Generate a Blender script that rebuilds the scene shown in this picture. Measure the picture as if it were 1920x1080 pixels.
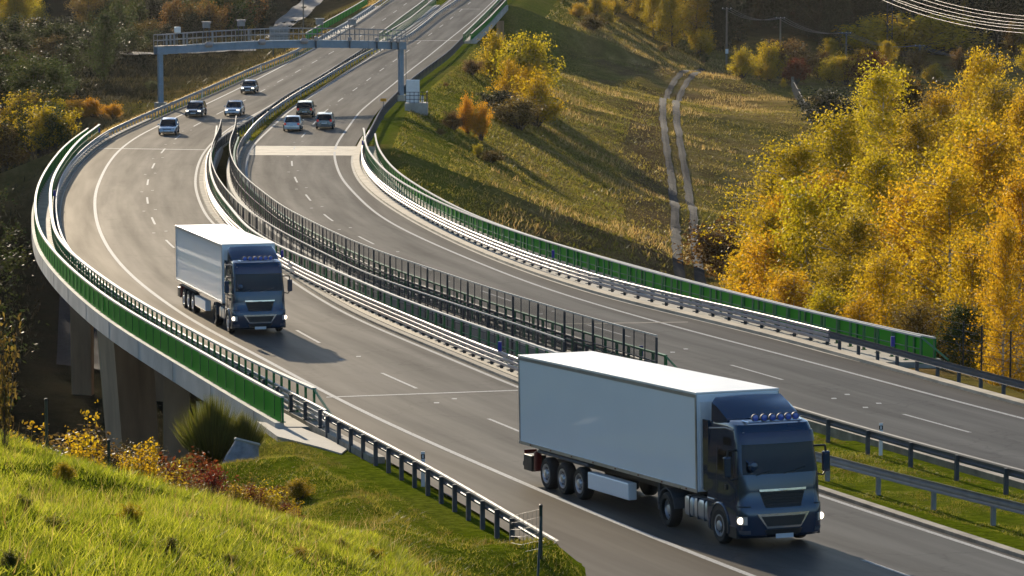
import bpy, math, random
import numpy as np
from mathutils import Vector, Matrix

# ------------------------------------------------------------ camera, sky, sun
S = bpy.context.scene
for o in list(bpy.data.objects): bpy.data.objects.remove(o)
FPX, CAMH, HOR = 6400.0, 17.2, -160.0
TH = math.atan((540 - HOR) / FPX)
cd = bpy.data.cameras.new('camera'); cam = bpy.data.objects.new('camera', cd)
S.collection.objects.link(cam); S.camera = cam
cd.sensor_width = 36; cd.lens = FPX / 1920 * 36; cd.clip_start = 1; cd.clip_end = 6000
cam.location = (0, 0, CAMH); cam.rotation_euler = (math.pi / 2 - TH, 0, 0)

SUN_AZ, SUN_EL = math.radians(-16), math.radians(14.0)     # azimuth from +Y towards +X
W = bpy.data.worlds.new('World'); S.world = W; W.use_nodes = True
nt = W.node_tree; bg = nt.nodes['Background']
sky = nt.nodes.new('ShaderNodeTexSky'); sky.sky_type = 'NISHITA'; sky.sun_disc = False
sky.sun_elevation = SUN_EL; sky.sun_rotation = SUN_AZ % (2 * math.pi)
sky.air_density = 1.0; sky.dust_density = .4; sky.ozone_density = 3
nt.links.new(sky.outputs[0], bg.inputs[0]); bg.inputs[1].default_value = 0.095
sl = bpy.data.lights.new('sun', 'SUN'); so = bpy.data.objects.new('sun', sl); S.collection.objects.link(so)
sl.energy = 5.0; sl.angle = math.radians(0.53); sl.color = (1.0, 0.85, 0.64)
sdir = Vector((math.sin(SUN_AZ) * math.cos(SUN_EL), math.cos(SUN_AZ) * math.cos(SUN_EL), math.sin(SUN_EL)))
so.rotation_euler = sdir.to_track_quat('Z', 'Y').to_euler(); so.location = sdir * 300
S.view_settings.view_transform = 'Standard'; S.view_settings.look = 'None'
S.view_settings.exposure = 0.88; S.view_settings.gamma = 1.0

# ------------------------------------------------------------ geometry helpers
rng = np.random.default_rng(7)
def ray(px, py):
    a, b = px - 960.0, py - 540.0
    return np.array([a, FPX * math.cos(TH) - b * math.sin(TH), -FPX * math.sin(TH) - b * math.cos(TH)]) / FPX
def pt(px, py, Z):                       # world point at camera depth Z
    d = ray(px, py) * Z; return np.array([d[0], d[1], CAMH + d[2]])
TAB = [(1080,86.3),(1012,94),(950,101),(903,107),(808,121.5),(716,138.5),(630,156),(571,172),(505,191.5),(458,209),(416,227),
 (377,245),(343,263),(311,281),(284,299),(258,317),(231,336),(208.6,354),(187,372),(168,390),(149,408),(130,426),
 (113,444),(96,462),(79,480),(63,498),(48,516),(33,534),(18,552),(4,570)]
_P = np.array([pt(960, y, z) for y, z in TAB])
_c = np.polyfit((_P[:,1] - 300) / 200, _P[:,2], 5)
def zroad(Y):
    Y = np.asarray(Y, float); Yc = np.clip(Y, 84, 575)
    z = np.polyval(_c, (Yc - 300) / 200)
    dz = np.polyval(np.polyder(_c), (Yc - 300) / 200) / 200
    return z + dz * (Y - Yc)
def bp(px, py, h=0.0):                   # pixel -> point h above the road surface
    d = ray(px, py); lo, hi = 30.0, 900.0
    g = lambda Y: CAMH + d[2] * Y / d[1] - float(zroad(Y)) - h
    for _ in range(50):
        m = (lo + hi) / 2
        if g(m) > 0: lo = m
        else: hi = m
    return np.array([d[0] * lo / d[1], lo, float(zroad(lo)) + h])
YG = np.arange(20, 781, 1.0)
class Line:                              # a line along the road, stored as x(Y)
    def __init__(s, pts=None, h=0.0, arr=None, sig=7):
        if arr is not None: s.x = arr; s.y0, s.y1 = 20, 780; return
        P = np.array([bp(a, b, h) for a, b in pts]); P = P[np.argsort(P[:,1])]
        Y, X = P[:,1], P[:,0]; s.y0, s.y1 = Y[0], Y[-1]
        k = min(3, len(Y) - 1)
        sa = (X[k] - X[0]) / (Y[k] - Y[0]); sb = (X[-1] - X[-1-k]) / (Y[-1] - Y[-1-k])
        Y2 = np.concatenate([[Y[0] - 200], Y, [Y[-1] + 800]]); X2 = np.concatenate([[X[0] - 200 * sa], X, [X[-1] + 800 * sb]])
        G = np.arange(-20, 821, 1.0); v = np.interp(G, Y2, X2)
        kx = np.arange(-20, 21); w = np.exp(-kx**2 / 2 / sig**2); w /= w.sum()
        vs = np.convolve(np.pad(v, 20, mode='reflect', reflect_type='odd'), w, mode='valid')
        s.x = np.interp(YG, G, vs)
    def at(s, Y): return np.interp(Y, YG, s.x)
    def off(s, d):                       # parallel line d metres to the right
        t = np.gradient(s.x); n = np.sqrt(1 + t * t); r = Line(arr=s.x + d * n); r.y0, r.y1 = s.y0, s.y1; return r
    def path(s, y0, y1, h=0.0, step=2.0, dh=None):   # polyline by arc length
        Y = np.arange(min(y0, y1), max(y0, y1) + .25, .5); X = s.at(Y)
        L = np.concatenate([[0], np.cumsum(np.hypot(np.diff(X), np.diff(Y)))])
        n = max(2, int(round(L[-1] / step)) + 1); q = np.linspace(0, L[-1], n)
        yy = np.interp(q, L, Y); xx = np.interp(q, L, X)
        return np.stack([xx, yy, zroad(yy) + h], 1)
def blend(a, b, y0, y1):                 # line a below y0, line b beyond y1
    t = np.clip((YG - y0) / (y1 - y0), 0, 1); t = t * t * (3 - 2 * t)
    return Line(arr=a.x * (1 - t) + b.x * t)

# traced lines of the motorway (pixel coordinates measured on the photograph)
A = Line([(1400,1075),(1273,1027),(1140,977),(1040,930),(960,895),(857,853),(757,807),(690,778),(640,752),(467,657),(367,607),(300,560),
 (250,522),(213,482),(192,448),(180,415),(177,387),(178,360),(182,350),(197,315),(217,287),(240,267),(267,250),(293,238),(333,218),(383,197),
 (443,168),(493,143),(567,103),(640,62),(700,20),(717,7)])
B = Line([(1913,1053),(1813,1020),(1713,987),(1613,953),(1543,932),(975,729),(930,710),(840,670),(740,630),(640,587),(547,527),
 (393,417),(377,387),(365,352),(366,333),(370,310),(380,288),(391,274),(413,253),(434,237),(458,223),(478,215),(527,185),(577,156),(632,122),(670,98),(735,55),(806,6)])
Ff = Line([(1913,783),(1780,750),(1667,718),(1480,667),(1380,643),(1280,617),(1173,587),(1090,563),(1007,537),(940,510),(873,483),(807,455),(740,423),(707,403),
 (673,372),(660,357),(640,337),(627,300),(626,280),(635,262),(647,247),(673,210),(707,182),(767,133),(840,75),(893,32),(923,4)])
E = Ff.off(-7.4)
# rails and parapets
P1 = Line([(538,746),(467,710),(400,670),(333,633),(267,597),(200,557),(133,503),(100,470),(72,433),(66,398),(65,370),(73,340),(90,310),(115,278),(143,254),(167,240)], 1.1)
P2 = Line([(590,727),(567,717),(500,690),(433,657),(367,620),(300,587),(233,547),(167,500),(127,470),(100,433),(95,387),(93,362),(98,333),(112,308),(133,278),(157,253),(187,234)], 1.3)
G1 = Line([(1000,987),(940,953),(900,927),(853,900),(813,873),(760,846),(665,801),(614,777),(574,751),(543,736),(494,710),(451,689),(392,656),
 (330,622),(265,585),(215,553),(170,516),(135,480),(112,446),(103,410),(101,387),(102,367),(108,340),(123,313),(143,288),(167,267),(192,249),
 (222,234),(250,222),(300,200),(377,168),(467,128),(547,97),(606,65),(672,28),(708,3)], 0.78)
G2 = Line([(1913,942),(1813,917),(1713,893),(1613,868),(1533,852),(977,676),(910,651),(860,631),(785,598),(735,578),(685,558),(635,535),(585,513),
 (535,488),(510,473),(435,418),(400,373),(390,352),(386,327),(386,302),(391,282),(413,257),(448,237),(473,220),(492,210),(533,179),(617,132),(645,113),(673,97),(707,65),(807,6)], 0.78)
P3 = Line([(1030,656),(935,622),(860,597),(785,572),(735,552),(685,532),(635,507),(585,487),(535,467),(485,442),(460,425),(433,388),(413,367),(402,347),(394,323),(392,303),(395,285),(402,268)], 1.3)
N1 = Line([(1056,636),(1010,620),(935,595),(860,571),(840,565),(785,545),(735,530),(685,510),(635,487),(585,462),(535,437),(485,407),(458,389),(443,375),(422,352),(405,327),(396,303),(395,280),(400,262),(411,240)], 1.65, sig=4)
N2 = Line([(1232,628),(1160,609),(1085,589),(1010,566),(935,544),(860,520),(840,512),(760,487),(710,470),(660,450),(610,427),(560,402),(535,389),(517,377),(492,358),(463,335),(443,313),(433,293),(430,273),(432,257),(440,240)], 2.1, sig=4)
G3n = Line([(1913,880),(1763,840),(1657,810),(1563,787),(1470,757),(1300,703)], 0.78)
G3f = Line([(445,310),(442,293),(445,277),(453,260),(475,232),(500,210),(545,179),(600,147),(640,123),(667,108),(693,93),(763,67),(820,22)], 0.78)
G3 = blend(blend(G3n, N2.off(.75), 146, 160), G3f, 262, 290)
P4 = N2.off(.35)
G4 = Line([(1913,712),(1813,688),(1723,666),(1703,657),(1547,617),(1413,583),(1277,555),(1173,533),(1073,503),(973,470),(873,430),(790,390),(727,352),(710,338),(693,322),(682,303),(677,287),(678,273),
 (688,253),(700,232),(707,217),(718,198),(738,178),(767,150),(800,125),(842,95),(868,68),(903,35),(936,4)], 0.78)
P5 = Line([(1730,630),(1613,605),(1480,575),(1380,549),(1280,525),(1140,486),(1073,466),(973,436),(907,413),(840,386),(780,357),(743,335),(718,317),(702,297),(688,280),(683,263),(685,249)], 1.3)
P6 = Line([(1763,634),(1720,626),(1613,603),(1480,573),(1380,547),(1280,523),(1140,483),(1040,457),(940,423),(873,397),(802,359),(768,338),(738,317),(722,297),(710,280),(704,263),(705,252)], 1.05)
# bridge spans
L0, L1 = bp(538, 799)[1], bp(167, 262)[1]
R0, R1 = bp(1765, 678)[1], bp(700, 272)[1]
Q0, Q1 = bp(885, 77)[1], bp(945, 14)[1] + 6

# ------------------------------------------------------------ materials
def new_mat(name):
    m = bpy.data.materials.new(name); m.use_nodes = True; n = m.node_tree
    return m, n, n.nodes['Principled BSDF'], n.links.new
def node(n, t, **kw):
    x = n.nodes.new(t)
    for k, v in kw.items():
        if k.startswith('i_'):
            x.inputs[k[2:].replace('_', ' ')].default_value = v
        else: setattr(x, k, v)
    return x
def ramp(n, fac, stops):
    r = n.nodes.new('ShaderNodeValToRGB'); n.links.new(fac, r.inputs[0]); e = r.color_ramp.elements
    while len(e) < len(stops): e.new(.5)
    for a, (p, c) in zip(e, stops): a.position = p; a.color = (*c, 1) if len(c) == 3 else c
    return r.outputs[0]
def noise(n, scale, detail=4, vec=None, rough=.6):
    x = node(n, 'ShaderNodeTexNoise'); x.inputs['Scale'].default_value = scale
    x.inputs['Detail'].default_value = detail; x.inputs['Roughness'].default_value = rough
    if vec is not None: n.links.new(vec, x.inputs['Vector'])
    return x.outputs[0]
def mixc(n, f, a, b, mode='MIX'):
    m = node(n, 'ShaderNodeMix', data_type='RGBA', blend_type=mode)
    for s, v in ((0, f), (6, a), (7, b)):
        if hasattr(v, 'links') or hasattr(v, 'node'): n.links.new(v, m.inputs[s])
        else: m.inputs[s].default_value = v if s == 0 else ((*v, 1) if len(v) == 3 else v)
    return m.outputs[2]
def objvec(n, scale=(1, 1, 1)):
    t = node(n, 'ShaderNodeTexCoord'); mp = node(n, 'ShaderNodeMapping'); mp.inputs['Scale'].default_value = scale
    n.links.new(t.outputs['Object'], mp.inputs[0]); return mp.outputs[0]
def simple(name, col, rough=.5, metal=0, var=.25, scale=3, bump=0, spec=.5, coat=0, stretch=(1, 1, 1)):
    m, n, b, L = new_mat(name); v = objvec(n, stretch)
    f = noise(n, scale, 6, v)
    c = ramp(n, f, [(.3, tuple(x * (1 - var) for x in col)), (.7, tuple(min(1, x * (1 + var)) for x in col))])
    L(c, b.inputs['Base Color']); b.inputs['Metallic'].default_value = metal
    b.inputs['Specular IOR Level'].default_value = spec; b.inputs['Coat Weight'].default_value = coat
    r = ramp(n, f, [(.3, (rough * .85,) * 3), (.7, (min(1, rough * 1.15),) * 3)]); L(r, b.inputs['Roughness'])
    if bump:
        bp_ = node(n, 'ShaderNodeBump'); bp_.inputs['Strength'].default_value = bump; bp_.inputs['Distance'].default_value = .02
        L(noise(n, scale * 6, 5, v), bp_.inputs['Height']); L(bp_.outputs[0], b.inputs['Normal'])
    return m
def translucent(name, col, t=.35, rough=.5):
    m, n, b, L = new_mat(name); b.inputs['Base Color'].default_value = (*col, 1); b.inputs['Roughness'].default_value = rough
    tr = node(n, 'ShaderNodeBsdfTranslucent'); tr.inputs[0].default_value = (*col, 1)
    mx = node(n, 'ShaderNodeMixShader'); mx.inputs[0].default_value = t
    L(b.outputs[0], mx.inputs[1]); L(tr.outputs[0], mx.inputs[2]); L(mx.outputs[0], n.nodes['Material Output'].inputs[0]); return m
def leaf_mat(name, cols, trans=.45, objvar=.25, tboost=1.3, patch=None):
    m, n, b, L = new_mat(name)
    g = node(n, 'ShaderNodeNewGeometry'); oi = node(n, 'ShaderNodeObjectInfo')
    k = len(cols); c = ramp(n, g.outputs['Random Per Island'], [(i / max(1, k - 1), cc) for i, cc in enumerate(cols)])
    if patch:
        pv = noise(n, patch[0], 5, g.outputs['Position'], .7); c = mixc(n, ramp(n, pv, [(.42, (0,) * 3), (.62, (.85,) * 3)]), c, patch[1])
    hv = node(n, 'ShaderNodeHueSaturation'); L(c, hv.inputs['Color'])
    mr = node(n, 'ShaderNodeMapRange'); L(oi.outputs['Random'], mr.inputs[0])
    mr.inputs[3].default_value = 1 - objvar; mr.inputs[4].default_value = 1 + objvar; L(mr.outputs[0], hv.inputs['Value'])
    mh = node(n, 'ShaderNodeMapRange'); 
    mm = node(n, 'ShaderNodeMath', operation='FRACT'); m2 = node(n, 'ShaderNodeMath', operation='MULTIPLY'); m2.inputs[1].default_value = 7.31
    L(oi.outputs['Random'], m2.inputs[0]); L(m2.outputs[0], mm.inputs[0]); L(mm.outputs[0], mh.inputs[0])
    mh.inputs[3].default_value = .5 - .018 * objvar / .25; mh.inputs[4].default_value = .5 + .018 * objvar / .25; L(mh.outputs[0], hv.inputs['Hue'])
    L(hv.outputs[0], b.inputs['Base Color']); b.inputs['Roughness'].default_value = .6; b.inputs['Specular IOR Level'].default_value = .1
    tr = node(n, 'ShaderNodeBsdfTranslucent'); gm = node(n, 'ShaderNodeMix', data_type='RGBA', blend_type='MULTIPLY')
    gm.inputs[0].default_value = 1; L(hv.outputs[0], gm.inputs[6]); gm.inputs[7].default_value = (tboost, tboost, tboost * .7, 1); L(gm.outputs[2], tr.inputs[0])
    mx = node(n, 'ShaderNodeMixShader'); mx.inputs[0].default_value = trans
    L(b.outputs[0], mx.inputs[1]); L(tr.outputs[0], mx.inputs[2]); L(mx.outputs[0], n.nodes['Material Output'].inputs[0]); return m

M = {}
def build_mats():
    # asphalt: UV u = metres across, v = metres along
    def asphalt(name, base):
        m, n, b, L = new_mat(name)
        uv = node(n, 'ShaderNodeUVMap'); mp = node(n, 'ShaderNodeMapping'); L(uv.outputs[0], mp.inputs[0])
        mp.inputs['Scale'].default_value = (.8, .035, 1)
        streak = noise(n, 1.1, 4, mp.outputs[0]); ov = objvec(n)
        fine = noise(n, 9, 8, ov, .8); big = noise(n, .12, 3, ov)
        wv = node(n, 'ShaderNodeSeparateXYZ'); L(uv.outputs[0], wv.inputs[0])
        # wheel tracks: a cosine across each 3.65 m lane
        mm = node(n, 'ShaderNodeMath', operation='MULTIPLY'); L(wv.outputs[0], mm.inputs[0]); mm.inputs[1].default_value = 2 * math.pi / 1.83
        cs = node(n, 'ShaderNodeMath', operation='COSINE'); L(mm.outputs[0], cs.inputs[0])
        c = ramp(n, streak, [(.3, tuple(x * .6 for x in base)), (.7, tuple(x * 1.45 for x in base))])
        c = mixc(n, .5, c, ramp(n, fine, [(.3, tuple(x * .55 for x in base)), (.75, tuple(x * 1.6 for x in base))]))
        vo = node(n, 'ShaderNodeTexVoronoi', feature='DISTANCE_TO_EDGE'); vo.inputs['Scale'].default_value = .16
        wob = node(n, 'ShaderNodeVectorMath', operation='ADD'); sc_ = node(n, 'ShaderNodeVectorMath', operation='SCALE'); sc_.inputs['Scale'].default_value = 2.5
        nz_ = node(n, 'ShaderNodeTexNoise'); nz_.inputs['Scale'].default_value = .8; nz_.inputs['Detail'].default_value = 5; L(ov, nz_.inputs['Vector']); L(nz_.outputs['Color'], sc_.inputs[0])
        L(ov, wob.inputs[0]); L(sc_.outputs[0], wob.inputs[1]); L(wob.outputs[0], vo.inputs['Vector'])
        c = mixc(n, 1.0, c, ramp(n, vo.outputs['Distance'], [(.0, (.35,) * 3), (.007, (.55,) * 3), (.012, (1,) * 3)]), 'MULTIPLY')
        c = mixc(n, .35, c, ramp(n, big, [(.35, tuple(x * .75 for x in base)), (.65, tuple(x * 1.25 for x in base))]))
        t = node(n, 'ShaderNodeMapRange'); L(cs.outputs[0], t.inputs[0]); t.inputs[1].default_value = -1; t.inputs[3].default_value = 1.0; t.inputs[4].default_value = .72
        c2 = node(n, 'ShaderNodeMix', data_type='RGBA', blend_type='MULTIPLY'); c2.inputs[0].default_value = 1; L(c, c2.inputs[6]); L(t.outputs[0], c2.inputs[7])
        # the hard shoulder is browner and rougher than the lanes
        sh = node(n, 'ShaderNodeAttribute', attribute_name='shoulder')
        c3 = mixc(n, sh.outputs['Fac'], c2.outputs[2], tuple(x * y for x, y in zip(base, (.82, .72, .6))))
        L(c3, b.inputs['Base Color'])
        r = node(n, 'ShaderNodeMapRange'); L(streak, r.inputs[0]); r.inputs[3].default_value = .62; r.inputs[4].default_value = .78; b.inputs['Specular IOR Level'].default_value = 0
        r2 = node(n, 'ShaderNodeMath', operation='ADD'); L(r.outputs[0], r2.inputs[0]); r3 = node(n, 'ShaderNodeMath', operation='MULTIPLY')
        L(sh.outputs['Fac'], r3.inputs[0]); r3.inputs[1].default_value = .16; L(r3.outputs[0], r2.inputs[1]); L(r2.outputs[0], b.inputs['Roughness'])
        bu = node(n, 'ShaderNodeBump'); bu.inputs['Strength'].default_value = .35; bu.inputs['Distance'].default_value = .01
        L(noise(n, 30, 3, ov), bu.inputs['Height']); L(bu.outputs[0], b.inputs['Normal'])
        gl = node(n, 'ShaderNodeBsdfGlossy'); gl.inputs['Roughness'].default_value = .45; gl.inputs['Color'].default_value = (.95, .89, .8, 1); L(bu.outputs[0], gl.inputs['Normal'])
        gm = node(n, 'ShaderNodeMixShader'); gf = node(n, 'ShaderNodeMapRange'); L(streak, gf.inputs[0]); gf.inputs[1].default_value = .3; gf.inputs[2].default_value = .7; gf.inputs[3].default_value = .085; gf.inputs[4].default_value = .135
        L(gf.outputs[0], gm.inputs[0]); L(b.outputs[0], gm.inputs[1]); L(gl.outputs[0], gm.inputs[2]); L(gm.outputs[0], n.nodes['Material Output'].inputs[0])
        return m
    M['asphalt'] = asphalt('asphalt', (.05, .0465, .043))
    def worn(name, col, lo, thr=.42, sc=14):
        m, n, b, L = new_mat(name); v = objvec(n)
        L(ramp(n, noise(n, sc, 6, v, .75), [(thr - .08, lo), (thr + .05, col)]), b.inputs['Base Color']); b.inputs['Roughness'].default_value = .7; b.inputs['Specular IOR Level'].default_value = .04; return m
    M['paint'] = worn('road_paint', (.38, .38, .37), (.15, .145, .14), .45)
    M['slab'] = simple('beige_concrete', (.42, .37, .29), .75, var=.3, scale=.6, bump=.4, spec=.08)
    M['concrete'] = simple('concrete', (.36, .34, .3), .8, var=.25, scale=.8, bump=.3, spec=.08)
    M['curb'] = simple('kerb_concrete', (.27, .245, .205), .85, var=.4, scale=1.2, bump=.5, spec=.08)
    M['fascia'] = simple('fascia_concrete', (.42, .41, .38), .8, var=.2, scale=.5, bump=.2, spec=.08)
    M['pier'] = simple('pier_concrete', (.46, .31, .19), .85, var=.25, scale=1.0, bump=.3, stretch=(1, 1, .15), spec=.08)
    M['stone'] = simple('stone_paving', (.045, .045, .055), .85, var=.45, scale=2.5, bump=.9, spec=.08)  # base colour darkened to stand for shade beside the bridge
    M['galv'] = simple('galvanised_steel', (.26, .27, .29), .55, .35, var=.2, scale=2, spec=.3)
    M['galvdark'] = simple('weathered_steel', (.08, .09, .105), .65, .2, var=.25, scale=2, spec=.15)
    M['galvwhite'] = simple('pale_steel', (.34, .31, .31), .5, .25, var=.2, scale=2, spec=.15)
    M['green'] = simple('green_paint', (.012, .15, .04), .5, var=.15, scale=3, spec=.3)
    M['greenpanel'] = translucent('green_panel', (.035, .4, .014), .4); M['greenpanel'].node_tree.nodes['Principled BSDF'].inputs['Specular IOR Level'].default_value = .15
    M['railtop'] = simple('pale_rail_cap', (.5, .48, .43), .6, .0, var=.1, scale=2, spec=.12)
    M['darksteel'] = simple('dark_steel', (.035, .04, .05), .45, .3, var=.2, scale=4)
    M['mesh'] = None
    m, n, b, L = new_mat('wire_mesh')          # fine mesh filling: partly see-through
    b.inputs['Base Color'].default_value = (.05, .052, .06, 1); b.inputs['Roughness'].default_value = .5; b.inputs['Metallic'].default_value = .5
    tp = node(n, 'ShaderNodeBsdfTransparent'); mx = node(n, 'ShaderNodeMixShader'); mx.inputs[0].default_value = .4
    L(tp.outputs[0], mx.inputs[1]); L(b.outputs[0], mx.inputs[2]); L(mx.outputs[0], n.nodes['Material Output'].inputs[0]); M['mesh'] = m
    M['blue'] = simple('blue_reflector', (.005, .015, .25), .35)
    M['white'] = simple('white_plastic', (.75, .75, .75), .45, var=.06)
    M['black'] = simple('black_plastic', (.012, .012, .013), .5, var=.2)
    M['rubber'] = simple('tyre_rubber', (.012, .012, .012), .8, var=.3)
    M['chrome'] = simple('chrome', (.72, .73, .75), .18, 1, var=.08)
    M['alu'] = simple('aluminium', (.5, .52, .56), .32, .85, var=.1)
    M['truckblue'] = simple('blue_metallic_paint', (.008, .034, .08), .2, .35, var=.015, scale=2, coat=.7)
    M['visor'] = simple('dark_blue_visor', (.006, .012, .06), .15, var=.1, coat=.5)
    M['glass'] = simple('tinted_glass', (.005, .008, .011), .08, var=.2, spec=.35)
    M['glassblue'] = simple('lamp_glass', (.03, .09, .45), .08, var=.2, spec=.8)
    M['red'] = simple('red_reflector', (.13, .008, .008), .4)
    m, n, b, L = new_mat('headlight_glow'); b.inputs['Emission Color'].default_value = (1, .85, .62, 1); b.inputs['Emission Strength'].default_value = 1.5; M['lamp'] = m
    m, n, b, L = new_mat('tail_light'); b.inputs['Base Color'].default_value = (.5, .01, .01, 1); b.inputs['Emission Color'].default_value = (1, .05, .02, 1); b.inputs['Emission Strength'].default_value = .08; M['tail'] = m
    M['plate'] = simple('number_plate', (.55, .58, .62), .4, var=.05)
    m = simple('white_trailer_panel', (.8, .84, .88), .35, var=.015, scale=.8, coat=.35); M['trailer'] = m  # base colour tinted blue for sky fill on the shaded sides
    n = m.node_tree; q = n.nodes['Principled BSDF']; q.inputs['Coat Roughness'].default_value = .03; q.inputs['Coat IOR'].default_value = 1.9; bu = node(n, 'ShaderNodeBump'); bu.inputs['Strength'].default_value = .5; bu.inputs['Distance'].default_value = .012
    n.links.new(noise(n, .9, 3, objvec(n, (1, 1, .5))), bu.inputs['Height']); n.links.new(bu.outputs[0], q.inputs['Coat Normal'])
    M['roofw'] = simple('white_trailer_roof', (.82, .81, .78), .45, var=.04, scale=1)
    M['gantry'] = simple('blue_grey_steel', (.16, .24, .34), .42, .4, var=.12, scale=2)
    M['wood'] = simple('weathered_wood', (.17, .15, .13), .85, var=.3, scale=3, stretch=(3, 3, .3), spec=.08)
    M['gravel'] = simple('gravel', (.032, .031, .031), .95, var=.75, scale=.9, bump=.8, spec=.08)
    M['path'] = simple('path_gravel', (.24, .22, .2), .9, var=.2, scale=1, spec=.08)
    M['bark'] = simple('bark', (.06, .045, .035), .9, var=.4, scale=4, bump=.5, stretch=(1, 1, .3))
    m, n, b, L = new_mat('birch_bark')
    v = objvec(n, (1.5, 1.5, 3)); L(ramp(n, noise(n, 2.2, 6, v, .7), [(.42, (.06, .05, .045)), (.52, (.5, .48, .44))]), b.inputs['Base Color']); b.inputs['Roughness'].default_value = .8; M['birch'] = m
    Y = lambda *a: a
    M['lf_gold'] = leaf_mat('golden_leaves', [(.34, .18, .01), (.5, .31, .015), (.4, .23, .012), (.58, .38, .025), (.2, .13, .015)], .5, .14)
    M['lf_yel'] = leaf_mat('yellow_green_leaves', [(.24, .19, .01), (.44, .31, .015), (.32, .25, .014), (.5, .35, .022), (.14, .13, .012)], .5, .14)
    M['lf_olive'] = leaf_mat('olive_leaves', [(.17, .13, .012), (.34, .24, .018), (.48, .33, .025), (.12, .1, .015)], .45, .14)
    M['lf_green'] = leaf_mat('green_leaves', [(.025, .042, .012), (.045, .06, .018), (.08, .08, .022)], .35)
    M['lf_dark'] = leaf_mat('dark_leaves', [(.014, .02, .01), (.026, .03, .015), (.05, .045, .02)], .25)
    M['lf_brown'] = leaf_mat('brown_leaves', [(.07, .04, .016), (.13, .075, .025), (.2, .13, .035)], .4)
    M['lf_orange'] = leaf_mat('orange_leaves', [(.36, .17, .012), (.55, .3, .02), (.45, .22, .015)], .5, .15)
    M['lf_red'] = leaf_mat('red_leaves', [(.07, .02, .012), (.16, .035, .015), (.11, .035, .018)], .4)
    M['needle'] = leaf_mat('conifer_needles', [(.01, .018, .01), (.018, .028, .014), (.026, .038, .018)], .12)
    M['broom'] = leaf_mat('broom_twigs', [(.05, .06, .012), (.1, .1, .02), (.15, .13, .03)], .4)
    M['grassb'] = leaf_mat('fresh_grass', [(.15, .19, .012), (.28, .32, .02), (.38, .38, .035), (.5, .45, .1)], .5, 0, 1.3, (.9, (.06, .085, .01)))
    M['grassv'] = leaf_mat('verge_grass', [(.09, .11, .012), (.18, .19, .02), (.26, .21, .05), (.13, .15, .02)], .5, 0, 1.3, (.6, (.11, .075, .025)))
    M['grassm'] = leaf_mat('meadow_grass', [(.13, .11, .018), (.25, .19, .04), (.36, .26, .09), (.17, .15, .025)], .45, 0, 1.2, (.12, (.1, .1, .02)))
    M['straw'] = leaf_mat('dry_grass', [(.34, .23, .09), (.5, .37, .18), (.24, .13, .05), (.42, .3, .13)], .4, 0)
    M['brush'] = leaf_mat('shade_dimmed_brush', [(.022, .022, .01), (.042, .036, .018), (.07, .055, .028)], .3, 0)  # blade colours darkened to stand for the valley's shade
    # terrain: vertex attributes carry ground cover and the painted shade of the left valley
    m, n, b, L = new_mat('ground_cover'); ov = objvec(n)
    g = noise(n, .35, 8, ov, .7); g2 = noise(n, .05, 4, ov); g3 = noise(n, 3.0, 6, ov, .8)
    meadow = mixc(n, ramp(n, g2, [(.4, (0,) * 3), (.6, (1,) * 3)]),
                  ramp(n, g, [(.3, (.07, .07, .016)), (.5, (.14, .12, .026)), (.7, (.25, .18, .06))]),
                  ramp(n, g, [(.3, (.12, .08, .03)), (.5, (.2, .14, .045)), (.7, (.33, .23, .1))]))
    fresh = ramp(n, g3, [(.3, (.04, .058, .004)), (.55, (.095, .125, .007)), (.75, (.17, .165, .016))])
    dark = ramp(n, g, [(.3, (.014, .015, .009)), (.7, (.034, .03, .018))])  # woodland floor; also paints shade into the left valley ground
    brown = ramp(n, g, [(.35, (.09, .055, .025)), (.65, (.17, .11, .055))])
    at = lambda k: node(n, 'ShaderNodeAttribute', attribute_name=k).outputs['Fac']
    c = mixc(n, at('fresh'), meadow, fresh); c = mixc(n, at('woodland_shade'), c, dark); c = mixc(n, at('brown'), c, brown)
    c = mixc(n, .35, c, ramp(n, g3, [(.3, (.5,) * 3), (.7, (1.5,) * 3)]), 'MULTIPLY')
    L(c, b.inputs['Base Color']); b.inputs['Roughness'].default_value = .95; b.inputs['Specular IOR Level'].default_value = 0
    bu = node(n, 'ShaderNodeBump'); bu.inputs['Strength'].default_value = .8; bu.inputs['Distance'].default_value = .35
    L(noise(n, 1.3, 8, ov, .75), bu.inputs['Height']); L(bu.outputs[0], b.inputs['Normal']); M['ground'] = m
build_mats()

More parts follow.
